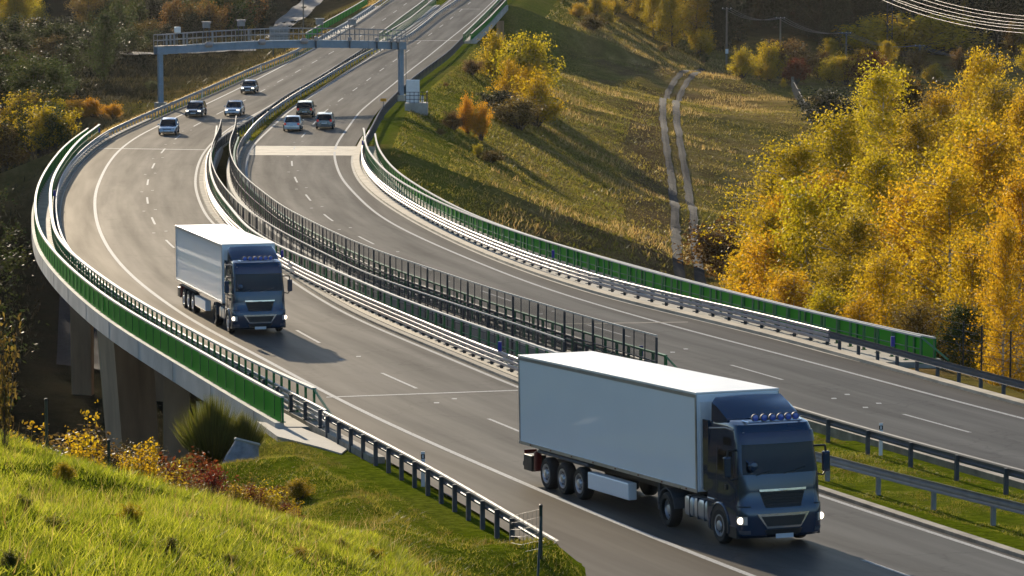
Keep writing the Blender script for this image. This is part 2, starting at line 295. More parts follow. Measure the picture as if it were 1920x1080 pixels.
# ------------------------------------------------------------ mesh building
COL = S.collection
def tag(o, label=None, cat=None, group=None, kind=None):
    if label: o['label'] = label
    if cat: o['category'] = cat
    if group: o['group'] = group
    if kind: o['kind'] = kind
    return o
def empty(name, loc=(0, 0, 0), rz=0.0):
    o = bpy.data.objects.new(name, None); COL.objects.link(o); o.location = loc; o.rotation_euler = (0, 0, rz); return o
class MB:
    def __init__(s): s.v = []; s.f = []
    def add(s, v, f):
        k = len(s.v); s.v += [tuple(map(float, p)) for p in v]; s.f += [tuple(i + k for i in q) for q in f]; return s
    def box(s, c, d, R=None, bev=0):
        x, y, z = d[0] / 2, d[1] / 2, d[2] / 2
        v = [Vector(p) for p in ((-x,-y,-z),(x,-y,-z),(x,y,-z),(-x,y,-z),(-x,-y,z),(x,-y,z),(x,y,z),(-x,y,z))]
        if R is not None: v = [R @ p for p in v]
        c = Vector(c); return s.add([p + c for p in v], [(0,3,2,1),(4,5,6,7),(0,1,5,4),(1,2,6,5),(2,3,7,6),(3,0,4,7)])
    def tube(s, a, b, r, r2=None, n=8, cap=True):
        a, b = Vector(a), Vector(b); d = (b - a); r2 = r if r2 is None else r2
        if d.length < 1e-6: return s
        q = d.to_track_quat('Z', 'Y'); v = []
        for p, rr in ((a, r), (b, r2)):
            for i in range(n):
                t = 2 * math.pi * i / n; v.append(p + q @ Vector((rr * math.cos(t), rr * math.sin(t), 0)))
        f = [(i, (i + 1) % n, n + (i + 1) % n, n + i) for i in range(n)]
        if cap: f += [tuple(range(n))[::-1], tuple(range(n, 2 * n))]
        return s.add(v, f)
    def pipe(s, pts, r, n=6):
        for a, b in zip(pts[:-1], pts[1:]): s.tube(a, b, r, n=n)
        return s
    def prism(s, poly, y0, y1, axis='y'):    # polygon in x,z swept along y (or y,z along x / x,y along z)
        n = len(poly)
        def P(p, t): return (p[0], t, p[1]) if axis == 'y' else ((t, p[0], p[1]) if axis == 'x' else (p[0], p[1], t))
        v = [P(p, y0) for p in poly] + [P(p, y1) for p in poly]
        return s.add(v, [tuple(range(n))[::-1], tuple(range(n, 2 * n))] + [(i, (i + 1) % n, n + (i + 1) % n, n + i) for i in range(n)])
    def lathe(s, prof, c, axis, n=20):       # prof [(along, radius)], axis vector
        q = Vector(axis).to_track_quat('Z', 'Y'); c = Vector(c); v = []; f = []
        for t, r in prof:
            for i in range(n):
                a = 2 * math.pi * i / n; v.append(c + q @ Vector((r * math.cos(a), r * math.sin(a), t)))
        for k in range(len(prof) - 1):
            for i in range(n): f.append((k*n+i, k*n+(i+1)%n, (k+1)*n+(i+1)%n, (k+1)*n+i))
        f += [tuple(range(n))[::-1], tuple(range((len(prof)-1)*n, len(prof)*n))]
        return s.add(v, f)
    def sweep(s, path, prof, closed=True):   # path Nx3, prof [(right, up)]
        P = np.asarray(path); T = np.gradient(P[:, :2], axis=0); T /= np.linalg.norm(T, axis=1)[:, None]
        m = len(prof); v = []
        for p, t in zip(P, T):
            nx, ny = t[1], -t[0]              # right of travel away from the camera
            for a, u in prof: v.append((p[0] + nx * a, p[1] + ny * a, p[2] + u))
        f = []
        for i in range(len(P) - 1):
            for j in range(m if closed else m - 1):
                k = (j + 1) % m; f.append((i*m+j, i*m+k, (i+1)*m+k, (i+1)*m+j))
        if closed: f += [tuple(range(m)), tuple(range((len(P)-1)*m, len(P)*m))[::-1]]
        return s.add(v, f)
    def mesh(s, name, mat, smooth=False, bevel=0):
        me = bpy.data.meshes.new(name); me.from_pydata(s.v, [], s.f); me.validate()
        if isinstance(mat, str): mat = M[mat]
        me.materials.append(mat)
        import bmesh
        b = bmesh.new(); b.from_mesh(me)
        if bevel:
            bmesh.ops.remove_doubles(b, verts=b.verts, dist=1e-4)
            es = [e for e in b.edges if len(e.link_faces) == 2 and e.calc_face_angle(0) > .6]
            bmesh.ops.bevel(b, geom=es, offset=bevel, segments=2, affect='EDGES', profile=.5)
        bmesh.ops.recalc_face_normals(b, faces=b.faces)
        b.to_mesh(me); b.free()
        if smooth:
            me.polygons.foreach_set('use_smooth', [True] * len(me.polygons))
            try: me.set_sharp_from_angle(angle=math.radians(35))
            except Exception: pass
        return me
    def build(s, name, mat, parent=None, smooth=False, bevel=0):
        o = bpy.data.objects.new(name, s.mesh(name, mat, smooth, bevel)); COL.objects.link(o)
        if parent is not None: o.parent = parent
        return o
def fast_mesh(name, V, Fc, mat):             # big meshes of quads or triangles
    me = bpy.data.meshes.new(name); V = np.asarray(V, np.float32); Fc = np.asarray(Fc, np.int32); k = Fc.shape[1]
    me.vertices.add(len(V)); me.vertices.foreach_set('co', V.ravel()); me.loops.add(Fc.size); me.loops.foreach_set('vertex_index', Fc.ravel())
    me.polygons.add(len(Fc)); me.polygons.foreach_set('loop_start', np.arange(0, Fc.size, k, dtype=np.int32))
    me.polygons.foreach_set('loop_total', np.full(len(Fc), k, np.int32)); me.update(calc_edges=True)
    for m in (mat if isinstance(mat, list) else [mat]): me.materials.append(M[m] if isinstance(m, str) else m)
    return me
def link(name, me, parent=None, loc=None, rz=0.0, sc=None):
    o = bpy.data.objects.new(name, me); COL.objects.link(o)
    if parent is not None: o.parent = parent
    if loc is not None: o.location = loc
    if rz: o.rotation_euler = (0, 0, rz)
    if sc is not None: o.scale = sc if hasattr(sc, '__len__') else (sc,) * 3
    return o

# ------------------------------------------------------------ terrain
EL = blend(blend(G1.off(-.9), P1.off(-.35), 112, 122), G1.off(-.9), L1 - 4, L1 + 4)       # outer edges of the motorway
ER = blend(blend(G4.off(1.2), P6.off(.35), 140, 150), G4.off(1.3), R1 - 4, R1 + 4)
CT = [(-300,-40,14),(0,-40,17),(300,-40,8),(-60,0,15),(0,0,15.4),(40,0,8),(-60,45,11.5),(-7,45,8.4),(0,45,7.6),(10,45,4.5),(30,45,1),
 (-60,85,6),(-25,88,4.6),(-12.7,86,4.0),(-9,80,4.0),(-5.4,76,3.3),(-3.6,73,4.1),(0,69,3.6),(3,72,2.0),(8,75,.7),(-8,60,6.6),(-3,60,6.1),(1.5,60,4.8),
 (-20,128,-5),(-32,120,-4),(-13.4,100,-2.6),(-9,100,-2.2),(-17,112,-5),(-20,98,.5),(-11,93,.6),(-7.5,86,1.4),(-6.9,88,.7),(-4.5,84,1.2),(-9.3,90,.4),(-13,94,.2),(-30,100,-.5),(-26,150,-9),(-50,150,-7),(-8,150,-10),(12,152,-10),(24,160,-8),(34,150,-2),(50,150,-1),(32,175,-8),(60,190,-6),
 (-45,200,-15),(-22,200,-17),(0,210,-17),(16,215,-16),(30,225,-13),(45,250,-10),(-60,240,-14),(10,260,-18),(60,300,-12),(90,330,-9),(-90,200,-8),(-90,300,-6),
 (30,90,0),(60,100,1),(120,150,2),(150,300,-4),(-150,100,8),(-150,300,0),
 (-110,640,4),(110,700,0),(-120,760,12),(-60,800,14),(0,800,12),(60,800,16),(120,800,22),(0,1000,45),(-300,1000,60),(300,1000,60),(-300,600,10),(300,600,15),(300,300,5),
 (0,1500,90),(-600,1500,100),(600,1500,100),(-400,0,20),(400,0,10),(0,2200,100),(-1500,2200,120),(1500,2200,120),(-1500,0,20),(1500,0,20),(0,-900,20)]
CP = [(88,862,88),(205,914,86),(1015,1080,86),(640,940,100),(800,975,95),(960,1050,88),(350,870,108),(430,850,113),(560,868,110),(480,965,92),
 (1300,525,330),(1290,400,390),(1250,200,520),(1270,140,590),(1100,440,335),(900,330,335),(800,280,335),(765,206,372),(1000,250,400),(1100,150,500),(1000,115,510),(1040,45,600),(1000,15,640),
 (1450,150,590),(1600,200,520),(1500,330,440),(1400,420,385),(1150,330,400),(1130,80,580),(860,140,440),
 (50,650,270),(60,420,330),(60,330,350),(190,246,345),(130,222,362),(100,180,420),(300,150,470),(150,110,560),(150,90,620),(50,0,800),(400,0,800),(560,40,610),(480,95,560),(330,190,400),(600,50,520)]
K = np.array([p for p in CT] + [tuple(pt(*p)) for p in CP], float)
def _phi(a, b): d = np.hypot(a[:, None, 0] - b[None, :, 0], a[:, None, 1] - b[None, :, 1]); return d
_N = len(K); _A = np.zeros((_N + 3, _N + 3)); _A[:_N, :_N] = _phi(K, K) - np.eye(_N) * 3.0
_A[:_N, _N:] = np.c_[np.ones(_N), K[:, :2]]; _A[_N:, :_N] = _A[:_N, _N:].T
_w = np.linalg.solve(_A, np.r_[K[:, 2], 0, 0, 0])
def base_z(P):
    out = np.empty(len(P))
    for i in range(0, len(P), 20000):
        q = P[i:i+20000]; out[i:i+20000] = _phi(q, K) @ _w[:_N] + _w[_N] + q @ _w[_N+1:]
    return out
def vnoise(x, y, s, seed=0):
    x, y = x / s, y / s; xi, yi = np.floor(x).astype(int), np.floor(y).astype(int); fx, fy = x - xi, y - yi
    fx, fy = fx * fx * (3 - 2 * fx), fy * fy * (3 - 2 * fy)
    def h(a, b):
        n = (a * 374761393 + b * 668265263 + seed * 974711) & 0x7fffffff; n = ((n ^ (n >> 13)) * 1274126177) & 0x7fffffff
        return ((n ^ (n >> 16)) & 0xffff) / 65535.0
    return (h(xi, yi) * (1 - fx) + h(xi + 1, yi) * fx) * (1 - fy) + (h(xi, yi + 1) * (1 - fx) + h(xi + 1, yi + 1) * fx) * fy - .5
TRK = None
def terrain(P):
    P = np.atleast_2d(np.asarray(P, float))[:, :2]; x, y = P[:, 0], P[:, 1]
    k = 1.0
    if TRK is not None:
        k = np.clip((np.abs(x - np.interp(y, TRK[:, 1], TRK[:, 0])) - 1.6) / 4, 0, 1); k = np.where((y < TRK[0, 1] - 40) | (y > TRK[-1, 1]), 1, k); k = k * k * (3 - 2 * k)
    z = base_z(P) + (vnoise(x, y, 5, 1) * .5 + vnoise(x, y, 1.7, 2) * .22) * k + vnoise(x, y, 17, 3) * 1.2
    el, er = EL.at(y), ER.at(y)
    t = np.clip((x - el) / (er - el), 0, 1)
    a0, a1 = L0 + (R0 - L0) * t, L1 + (R1 - L1) * t
    dx = np.maximum(np.maximum(el - x, x - er), 0) * .95
    dy = np.where((y > a0) & (y < a1), np.minimum(y - a0, a1 - y), np.where((y > Q0) & (y < Q1), np.minimum(y - Q0, Q1 - y), 0))
    d = np.hypot(dx, dy); zr = zroad(y) - np.where(y < 118, .1, .22)
    far1 = (y > a0) & (y < a1) & (y - a0 > a1 - y) & (t > .62)
    fill = zr - np.where(far1, np.where(dx > 0, .42 * np.maximum(dx - .5, 0), 0) + .13 * (a1 - y) + np.where(dx > 0, 0, 1.2 * np.minimum(1, (a1 - y) / 3)), np.where(dy > 0, .62 * d, np.where(d < 1.2, .05 * d, .06 + .42 * (d - 1.2))))
    far = (y < 40) | (y > 760)
    fillw = np.where(far, -99, fill)
    z = np.maximum(z, fillw)
    cut = zr + np.where(d < .8, 0, .42 * (d - .8))
    cut = np.where(dy > 0, np.minimum(cut, zr - np.minimum(dy * .62, 2.5) + dx * .6), cut)
    cut = np.where(y < 20, 99, cut)
    g = G1.at(y) + .33 - x                   # earth heaped over the end of the near guard rail
    mound = .95 * np.exp(-((y - 86.2) / 3.2) ** 2) * np.clip(g / .55, 0, 1) * np.exp(-(np.maximum(g, 0) / 3.5) ** 2)
    return np.minimum(z, cut) + mound
def tz(x, y): return float(terrain([(x, y)])[0])
def hit(px, py):                              # pixel -> point on the terrain
    d = ray(px, py); Ys = np.linspace(40, 1300, 1600); P = np.c_[d[0] * Ys / d[1], Ys]; zr = CAMH + d[2] * Ys / d[1]
    h = zr - terrain(P); i = int(np.argmax(h < 0)) if (h < 0).any() else len(Ys) - 1
    return np.array([P[i, 0], P[i, 1], zr[i]])
def axis(bands):
    out = []
    for a, b, s in bands: out += list(np.arange(a, b, s))
    return np.array(out + [bands[-1][1]])
def build_terrain():
    xs = axis([(-3000,-600,300),(-600,-200,40),(-200,-80,5),(-80,-50,1.6),(-50,60,1.0),(60,100,1.6),(100,200,5),(200,600,40),(600,3000,300)])
    ys = axis([(-3000,-200,400),(-200,20,20),(20,140,.8),(140,420,1.3),(420,700,2.2),(700,1000,8),(1000,1600,50),(1600,4000,300)])
    X, Y = np.meshgrid(xs, ys); P = np.c_[X.ravel(), Y.ravel()]; Z = terrain(P)
    nx, ny = len(xs), len(ys); i = np.arange(nx * ny).reshape(ny, nx)
    Fc = np.stack([i[:-1, :-1], i[:-1, 1:], i[1:, 1:], i[1:, :-1]], -1).reshape(-1, 4)
    me = fast_mesh('ground', np.c_[P, Z], Fc, 'ground')
    x, y = P[:, 0], P[:, 1]; nz = vnoise(x, y, 9, 5) + vnoise(x, y, 3, 6) * .6
    sm = lambda v, a, b: np.clip((v - a) / (b - a), 0, 1)
    el, er = EL.at(y), ER.at(y); inside = (x > el) & (x < er)
    fresh = 1 - sm(y, 108, 130); fresh = np.maximum(fresh, sm(er + 14 - x, 0, 8) * (x > er) * sm(y, 250, 300) * .75)
    fresh = np.maximum(fresh, inside * ((y < L0 + 3) | (y > R1 + 4)) * 1.0); fresh = np.clip(fresh + nz * .3 * (fresh > .05), 0, 1)
    wood = np.maximum.reduce([sm(y, 610, 640) * (1 - np.exp(-((x - 30) / 20.0) ** 2) * .2), sm(-x, 24, 40) * sm(y, 110, 130) * (1 - sm(x - el, -14, -4)), sm(y, 118, 128) * (1 - sm(y, 300, 320)) * (1 - sm(x - np.minimum((el + er) / 2, 4), -3, 3))])  # back woodland, plus shade painted on the left slope and under the bridge
    brown = np.clip(sm(nz, .15, .5) * .8, 0, 1) * (1 - fresh) * (1 - wood)
    trackx = np.interp(y, TRK[:, 1], TRK[:, 0]); brown = np.maximum(brown, np.exp(-((x - trackx + 3.5) / 3.5) ** 2) * (y > 230) * (y < 480) * .9)
    for k, a in (('fresh', fresh), ('woodland_shade', wood), ('brown', brown)):
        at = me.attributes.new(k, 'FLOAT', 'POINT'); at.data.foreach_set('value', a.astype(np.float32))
    me.polygons.foreach_set('use_smooth', np.ones(len(me.polygons), bool))
    tag(link('ground', me), kind='structure')
TRK = np.array([hit(a, b)[:2] for a, b in [(1292,520),(1286,460),(1284,400),(1275,340),(1262,280),(1256,230),(1254,190),(1264,158),(1290,141),(1330,134)]])
TRK = TRK[np.argsort(TRK[:, 1])]
build_terrain()
def build_track():
    Y = np.arange(TRK[0, 1] - 90, TRK[-1, 1], 1.0)
    X = np.interp(Y, TRK[:, 1], TRK[:, 0]); X = np.where(Y < TRK[0, 1], TRK[0, 0] + (TRK[0, 1] - Y) * -.02, X)
    k = np.exp(-np.arange(-30, 31) ** 2 / 450.0); k /= k.sum(); X = np.convolve(np.pad(X, 30, mode='reflect', reflect_type='odd'), k, mode='valid')
    for s in (-1, 1):
        m = MB(); v = []; w = .48
        c = np.c_[X + s * .95, Y]; T = np.gradient(c, axis=0); T /= np.linalg.norm(T, axis=1)[:, None]
        R = np.c_[T[:, 1], -T[:, 0]]
        for q in (-1, 0, 1):
            ww = w + vnoise(c[:, 0], c[:, 1] + q * 50, 4, 9) * .3; p = c + R * (q * ww)[:, None]; v.append(np.c_[p, terrain(p) + (.1 if q == 0 else .07)])
        V = np.stack(v, 1).reshape(-1, 3); n = len(Y)
        f = [(i*3+j, i*3+j+1, (i+1)*3+j+1, (i+1)*3+j) for i in range(n - 1) for j in range(2)]
        m.add(V, f); tag(m.build('path', 'gravel'), kind='structure')
build_track()

# ------------------------------------------------------------ roads and bridges
def strip(name, left, right, y0, y1, h, mat, cols=1, attr=None, step=2.0, kind='structure', parent=None, thick=0):
    Y = np.arange(y0, y1 + step * .5, step); xl, xr = left.at(Y), right.at(Y); z = zroad(Y) + h
    V = []; U = []; s = np.concatenate([[0], np.cumsum(np.hypot(np.diff(xl), np.diff(Y)))])
    ts = np.linspace(0, 1, cols + 1)
    x = xl[:, None] * (1 - ts) + xr[:, None] * ts; n = len(Y); k = cols + 1
    V = np.stack([x, np.repeat(Y[:, None], k, 1), np.repeat(z[:, None], k, 1)], -1).reshape(-1, 3)
    i = np.arange(n * k).reshape(n, k); Fc = np.stack([i[:-1, :-1], i[:-1, 1:], i[1:, 1:], i[1:, :-1]], -1).reshape(-1, 4)
    me = fast_mesh(name, V, Fc, mat)
    uv = me.uv_layers.new(name='UVMap'); ux = (x - A.at(Y)[:, None] if attr == 'A' else x - Ff.at(Y)[:, None]) * .93
    UV = np.stack([ux, np.repeat(s[:, None], k, 1)], -1).reshape(-1, 2)[Fc.ravel()]; uv.data.foreach_set('uv', UV.astype(np.float32).ravel())
    if attr:
        sh = (x < A.at(Y)[:, None]) if attr == 'A' else (x > Ff.at(Y)[:, None])
        a = me.attributes.new('shoulder', 'FLOAT', 'POINT'); a.data.foreach_set('value', sh.astype(np.float32).ravel())
    o = link(name, me, parent); 
    if kind: tag(o, kind=kind)
    return o
BI = B.off(.28)                                    # inner asphalt edge, left carriageway
EI = E.off(-.45); FO = blend(G4.off(-.75), blend(G4.off(-.95), G4.off(-.75), L1, R1 + 20), 140, 150)
AO = blend(G1.off(.35), G1.off(.45), 100, 120)
strip('road', AO, BI, 24, 760, 0, 'asphalt', 16, 'A')
strip('road', EI, FO, 24, 760, 0, 'asphalt', 16, 'F')
def marks(line, w, segs, h=.006, mat='paint'):
    a, b = line.off(-w / 2), line.off(w / 2); m = MB()
    for y0, y1 in segs:
        Y = np.append(np.arange(y0, y1, 2.0), y1); xa, xb, z = a.at(Y), b.at(Y), zroad(Y) + h
        v = [p for q in zip(xa, xb, Y, z) for p in ((q[0], q[2], q[3]), (q[1], q[2], q[3]))]
        m.add(v, [(2*i, 2*i+1, 2*i+3, 2*i+2) for i in range(len(Y) - 1)])
    return tag(m.build('road_marking', mat), kind='structure')
marks(A, .21, [(24, 750)]); marks(B, .19, [(24, 750)]); marks(E, .2, [(24, 750)]); marks(Ff, .2, [(24, 750)])
CL = Line([(984,812),(750,716),(570,630),(314,458),(286,416),(275,377),(275,343),(286,311),(303,284),(330,258),(361,237),(407,214),(478,178),(520,154),(552,137),(585,118),(617,101),(690,60),(735,33),(765,12)])
CL2 = blend(CL, Line(arr=(A.x + B.x) / 2), 470, 520); CL2 = blend(Line(arr=(A.x + B.x) / 2), CL2, 112, 130)
CR = Ff.off(-3.65)
dl = [120.6, 136.8, 155.2] ; yy = 155.2
while yy < 740: yy += 17.9; dl.append(yy)
yy = 120.6
while yy > 30: yy -= 17.5; dl.append(yy)
y316 = 315.7
dr = [319.0 + 17.9 * k for k in range(-16, 24)]
marks(CL2, .14, [(y - 2.9, y + 2.9) for y in dl if y > 30]); marks(CR, .14, [(y - 2.9, y + 2.9) for y in dr])
def flecks(line, ys):                              # small paired survey marks between the dashes
    m = MB()
    for y in ys:
        for dx, dy in ((-.3, -.8), (.35, .6)):
            x = float(line.at(y)) + dx; Y = y + dy; z = float(zroad(Y)) + .007
            m.add([(x - .1, Y - .15, z), (x + .1, Y - .15, z), (x + .1, Y + .15, z), (x - .1, Y + .15, z)], [(0, 1, 2, 3)])
    tag(m.build('road_marking', 'paint'), kind='structure')
flecks(CL2, [y + 9 for y in dl if y > 60]); flecks(CR, [y + 9 for y in dr])
flecks(CL2, [98.5, 111.5]); flecks(CR, [111, 128])
def cross(la, lb, p0, p1, w, mat, h=.009):         # transverse strip between two pixels
    a, b = bp(*p0), bp(*p1); m = MB(); n = 14; v = []
    for i in range(n + 1):
        t = i / n; x = a[0] + (b[0] - a[0]) * t; y = a[1] + (b[1] - a[1]) * t
        for s in (-1, 1): v.append((x, y + s * w / 2, float(zroad(y + s * w / 2)) + h))
    m.add(v, [(2*i, 2*i+1, 2*i+3, 2*i+2) for i in range(n)]); return tag(m.build('road_joint', mat), kind='structure')
cross(A, B, (612, 745), (972, 732), .3, 'paint', .008); cross(A, B, (178, 278), (388, 281), .5, 'paint', .008)
cross(E, Ff, (1030, 608), (1290, 604), .3, 'curb', .008)
cross(E, Ff, (766, 76), (902, 76), .5, 'paint', .008); cross(E, Ff, (826, 17), (900, 17), .5, 'paint', .008)
cross(E, Ff, (472, 282), (672, 283), 11.5, 'slab', .004)
# kerbs, concrete strips
def profile(name, line, y0, y1, prof, mat, h=0, step=2.0, kind='structure', parent=None, smooth=False):
    o = MB().sweep(line.path(y0, y1, h, step), prof).build(name, mat, parent, smooth)
    if kind: tag(o, kind=kind)
    return o
def wide(name, l, r, y0, y1, h0, h1, mat, kind='structure', parent=None, step=2.0, label=None, cat=None):
    Y = np.arange(y0, y1 + .01, step); xl, xr, z = l.at(Y), r.at(Y), zroad(Y); n = len(Y); v = []
    for i in range(n): v += [(xl[i], Y[i], z[i] + h0), (xr[i], Y[i], z[i] + h0), (xr[i], Y[i], z[i] + h1), (xl[i], Y[i], z[i] + h1)]
    f = [(i*4+j, i*4+(j+1)%4, i*4+4+(j+1)%4, i*4+4+j) for i in range(n - 1) for j in range(4)] + [(0, 1, 2, 3), (4*n-1, 4*n-2, 4*n-3, 4*n-4)]
    o = MB().add(v, f).build(name, mat, parent)
    if kind: tag(o, kind=kind)
    return o
wide('kerb', B.off(.3), B.off(.62), 30, 480, -.3, .1, 'curb')
wide('kerb', B.off(.626), G2.off(-.05), L0 - 1, L1 + 8, -.3, .13, 'slab')
wide('kerb', G4.off(-.74), G4.off(-.22), 96, R1 + 12, -.3, .12, 'slab')
wide('kerb', E.off(-.75), E.off(-.47), 100, R1 + 6, -.3, .12, 'curb')
wide('kerb', G1.off(-.1), G1.off(.34), L0 - 10, L1 + 30, -.3, .12, 'curb')
# bridge decks: each a thing, with edge beams, walkway
def deck(l, r, y0, y1, label):
    t = empty('motorway_bridge', (float((l.at(y0) + r.at(y0)) / 2), y0, float(zroad(y0)) - 3)); tag(t, label, 'bridge')
    w = Matrix.Translation(-t.location)
    def put(o): o.parent = t; o.matrix_parent_inverse = w; return o
    put(wide('deck_slab', l.off(.3), r.off(-.3), y0, y1, -.7, -.02, 'concrete', None))
    put(wide('edge_beam', l.off(-.02), l.off(.295), y0, y1, -.72, .12, 'fascia', None))
    put(wide('edge_beam', r.off(-.295), r.off(.02), y0, y1, -.72, .12, 'fascia', None))
    c = l.off(2.6); d = r.off(-2.6)
    put(wide('girder', c, d, y0 + .5, y1 - .5, -2.1, -.705, 'pier', None))
    jm = MB().box((0, 0, -.3), (.03, .012, .8)); yy_ = y0 + 4
    while yy_ < y1:
        for ln, s_ in ((l, -1), (r, 1)):
            o = jm.build('beam_joint', 'curb'); q_ = (float(ln.at(yy_ + 1)) - float(ln.at(yy_ - 1))) / 2; an = math.atan2(1, q_)
            o.location = (float(ln.at(yy_)) + s_ * .026 / math.sin(an), yy_, float(zroad(yy_))); o.rotation_euler = (0, 0, an); put(o)
        yy_ += 9.0
    for y in (y0 - .35, y1 + .35):
        a, b = float(l.at(y)), float(r.at(y)); zz = float(zroad(y))
        put(MB().box(((a + b) / 2, y, zz - 2.4), (b - a, .68, 3.2)).build('abutment', 'concrete'))
    return t, put
LI = N1.off(.25); RI = N2.off(-.25)
t, put = deck(P1.off(-.25), LI, L0, L1, 'near left motorway bridge with green parapet and pale concrete edge, on leaning concrete piers')
def pier(put, top, z0, w, d, lean=0.0, mat='pier', edge=True):
    x, y, ztop = top
    v = []
    for z, s in ((z0, 1), (ztop, 0)):
        k = 1.0 + .12 * s; dx = -lean * 0
        c = (x + lean * s, y)
        ww, dd = w / 2 * (1 - .12 * s), d / 2
        v += [(c[0] - ww, c[1] - dd, z), (c[0] + ww, c[1] - dd, z), (c[0] + ww, c[1] + dd, z), (c[0] - ww, c[1] + dd, z)]
    put(MB().add(v, [(0, 1, 2, 3), (4, 7, 6, 5), (0, 4, 5, 1), (1, 5, 6, 2), (2, 6, 7, 3), (3, 7, 4, 0)]).build('pier', mat, bevel=.06))
def pier4(put, top, bot, zt, zb, mat='pier'):
    v = [(x, y, zb) for x, y in bot] + [(x, y, zt) for x, y in top]
    put(MB().add(v, [(0, 1, 2, 3), (4, 7, 6, 5), (0, 4, 5, 1), (1, 5, 6, 2), (2, 6, 7, 3), (3, 7, 4, 0)]).build('pier', mat))
pier4(put, [(-22.1, 179.4), (-21.0, 177.5), (-19.1, 178.8), (-20.2, 180.7)], [(-20.9, 179.2), (-19.9, 177.5), (-18.2, 178.6), (-19.2, 180.3)], float(zroad(178)) - .73, -19)
pier4(put, [(-15.8, 153.2), (-15.62, 151.5), (-14.5, 151.7), (-14.7, 153.4)], [(-15.9, 153.2), (-15.75, 151.5), (-14.2, 151.7), (-14.4, 153.4)], float(zroad(152)) - .73, -16)
pier4(put, [(-13.3, 142.3), (-12.9, 141), (-11.9, 141.2), (-12.2, 142.5)], [(-12.9, 142.3), (-12.4, 141), (-11.4, 141.2), (-11.7, 142.5)], float(zroad(141)) - 1.5, -12, 'concrete')
for y in (245, 290):
    for o_ in (3.0, 8.5): pier(put, (float(P1.at(y)) + o_, y, float(zroad(y)) - 2.1), tz(float(P1.at(y)) + o_, y) - 2, 1.6, 1.6)
t, put = deck(RI, P6.off(.25), R0, R1, 'near right motorway bridge with green railings and dark mesh fence along its inner side')
for y in (235, 280):
    for o_ in (3.0, 9): pier(put, (float(RI.at(y)) + o_, y, float(zroad(y)) - 2.1), tz(float(RI.at(y)) + o_, y) - 2, 1.6, 1.6)
t, put = deck(G1.off(-1.3), G2.off(1.0), Q0, Q1, 'far left motorway bridge with green parapet beyond the toll gantry')
FP6 = Line([(882,64),(917,33),(945,3)], 1.05, sig=3); FP5 = Line([(870,62),(900,33),(933,0)], 1.3, sig=3)
t, put = deck(E.off(-1.4), FP6.off(.3), Q0, Q1, 'far right motorway bridge with bright green parapet beside the grassy mound')
q = pt(938, 30, 556); pier(put, (q[0], q[1], float(zroad(q[1])) - 2.1), q[2] - 9, 1.2, 1.2)
# stone-paved slope under the near bridge
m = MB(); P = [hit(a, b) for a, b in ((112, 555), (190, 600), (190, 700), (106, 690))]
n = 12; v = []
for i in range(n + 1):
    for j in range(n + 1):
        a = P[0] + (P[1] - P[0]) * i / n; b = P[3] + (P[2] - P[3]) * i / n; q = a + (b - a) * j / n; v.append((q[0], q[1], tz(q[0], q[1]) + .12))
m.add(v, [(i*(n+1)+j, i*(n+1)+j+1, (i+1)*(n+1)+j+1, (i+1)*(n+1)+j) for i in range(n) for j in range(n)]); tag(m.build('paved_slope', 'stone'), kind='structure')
# pale concrete apron at the near end of the left bridge
P = [bp(*p, -.05) for p in ((482, 790), (560, 800), (655, 838), (640, 850), (600, 838), (520, 818))]
tag(MB().add([(p[0], p[1], p[2]) for p in P] + [(p[0], p[1], p[2] - .5) for p in P], [(0,1,2,3,4,5), (11,10,9,8,7,6)] + [(i, (i+1)%6, 6+(i+1)%6, 6+i) for i in range(6)]).build('concrete_apron', 'concrete'), kind='structure')

# ------------------------------------------------------------ rails and railings
WB = [(-.04, .31), (.02, .29), (.035, .24), (-.02, .2), (-.02, .12), (.035, .08), (.02, .02), (-.04, 0)]
def wprof(side): p = [(-a * side, b - .31) for a, b in WB]; return p + [(a - .012 * (1), b) for a, b in p[::-1]]
def rail_thing(name, label, cat, line, y0, y1, parts, group=None):
    y0, y1 = sorted((y0, y1)); t = empty(name, (float(line.at(y0)), y0, float(zroad(y0)))); tag(t, label, cat, group)
    inv = Matrix.Translation(-t.location)
    def put(o): o.parent = t; o.matrix_parent_inverse = inv; return o
    return t, put
def posts(put, line, y0, y1, step, mb, name, mat, base=0.0, maxn=95, jitter=0):
    P = line.path(y0, y1, base, step); T = np.gradient(P[:, :2], axis=0); me = mb.mesh(name, mat); n = len(P)
    for i in range(min(n, maxn)):
        o = link(name, me, None, tuple(P[i]), math.atan2(T[i, 1], T[i, 0])); put(o)
    if n > maxn:
        m = MB()
        for i in range(maxn, n):
            a = math.atan2(T[i, 1], T[i, 0]); R = Matrix.Rotation(a, 3, 'Z'); m.add([R @ Vector(v) + Vector(P[i]) for v in mb.v], mb.f)
        o = m.build(name, mat); put(o); o['kind'] = 'stuff'
# post meshes: local x along the road, y to the left (looking away from the camera), origin at the foot
def guard(label, line, y0, y1, side, mat='galv', h=.78, step=4.0, base=0, postmat=None, group=None, double=False, tips=(0, 0)):
    t, put = rail_thing('guard_rail', label, 'guard rail', line, y0, y1, None, group)
    path = line.path(y0, y1, h, 1.5)
    for e, k in ((0, tips[0]), (1, tips[1])):       # ends that run down into the ground
        if k:
            n = int(6 / 1.5); s = np.linspace(1, 0, n) if not e else np.linspace(0, 1, n)
            if e: path[-n:, 2] -= s ** 1.5 * (h + .1)
            else: path[:n, 2] -= s ** 1.5 * (h + .1)
    put(MB().sweep(path, wprof(side)).build('beam', mat, smooth=False))
    pm = MB().box((0, side * .09, (h - .06 + base) / 2 - .2), (.1, .13, h - .06 - base + .4))
    a0 = y0 + (7 if tips[0] else (5 if y0 == 86.6 else 1)); a1 = y1 - (9 if tips[1] else 1)
    posts(put, line, a0, a1, step, pm, 'post', postmat or mat, 0)
    return t, put
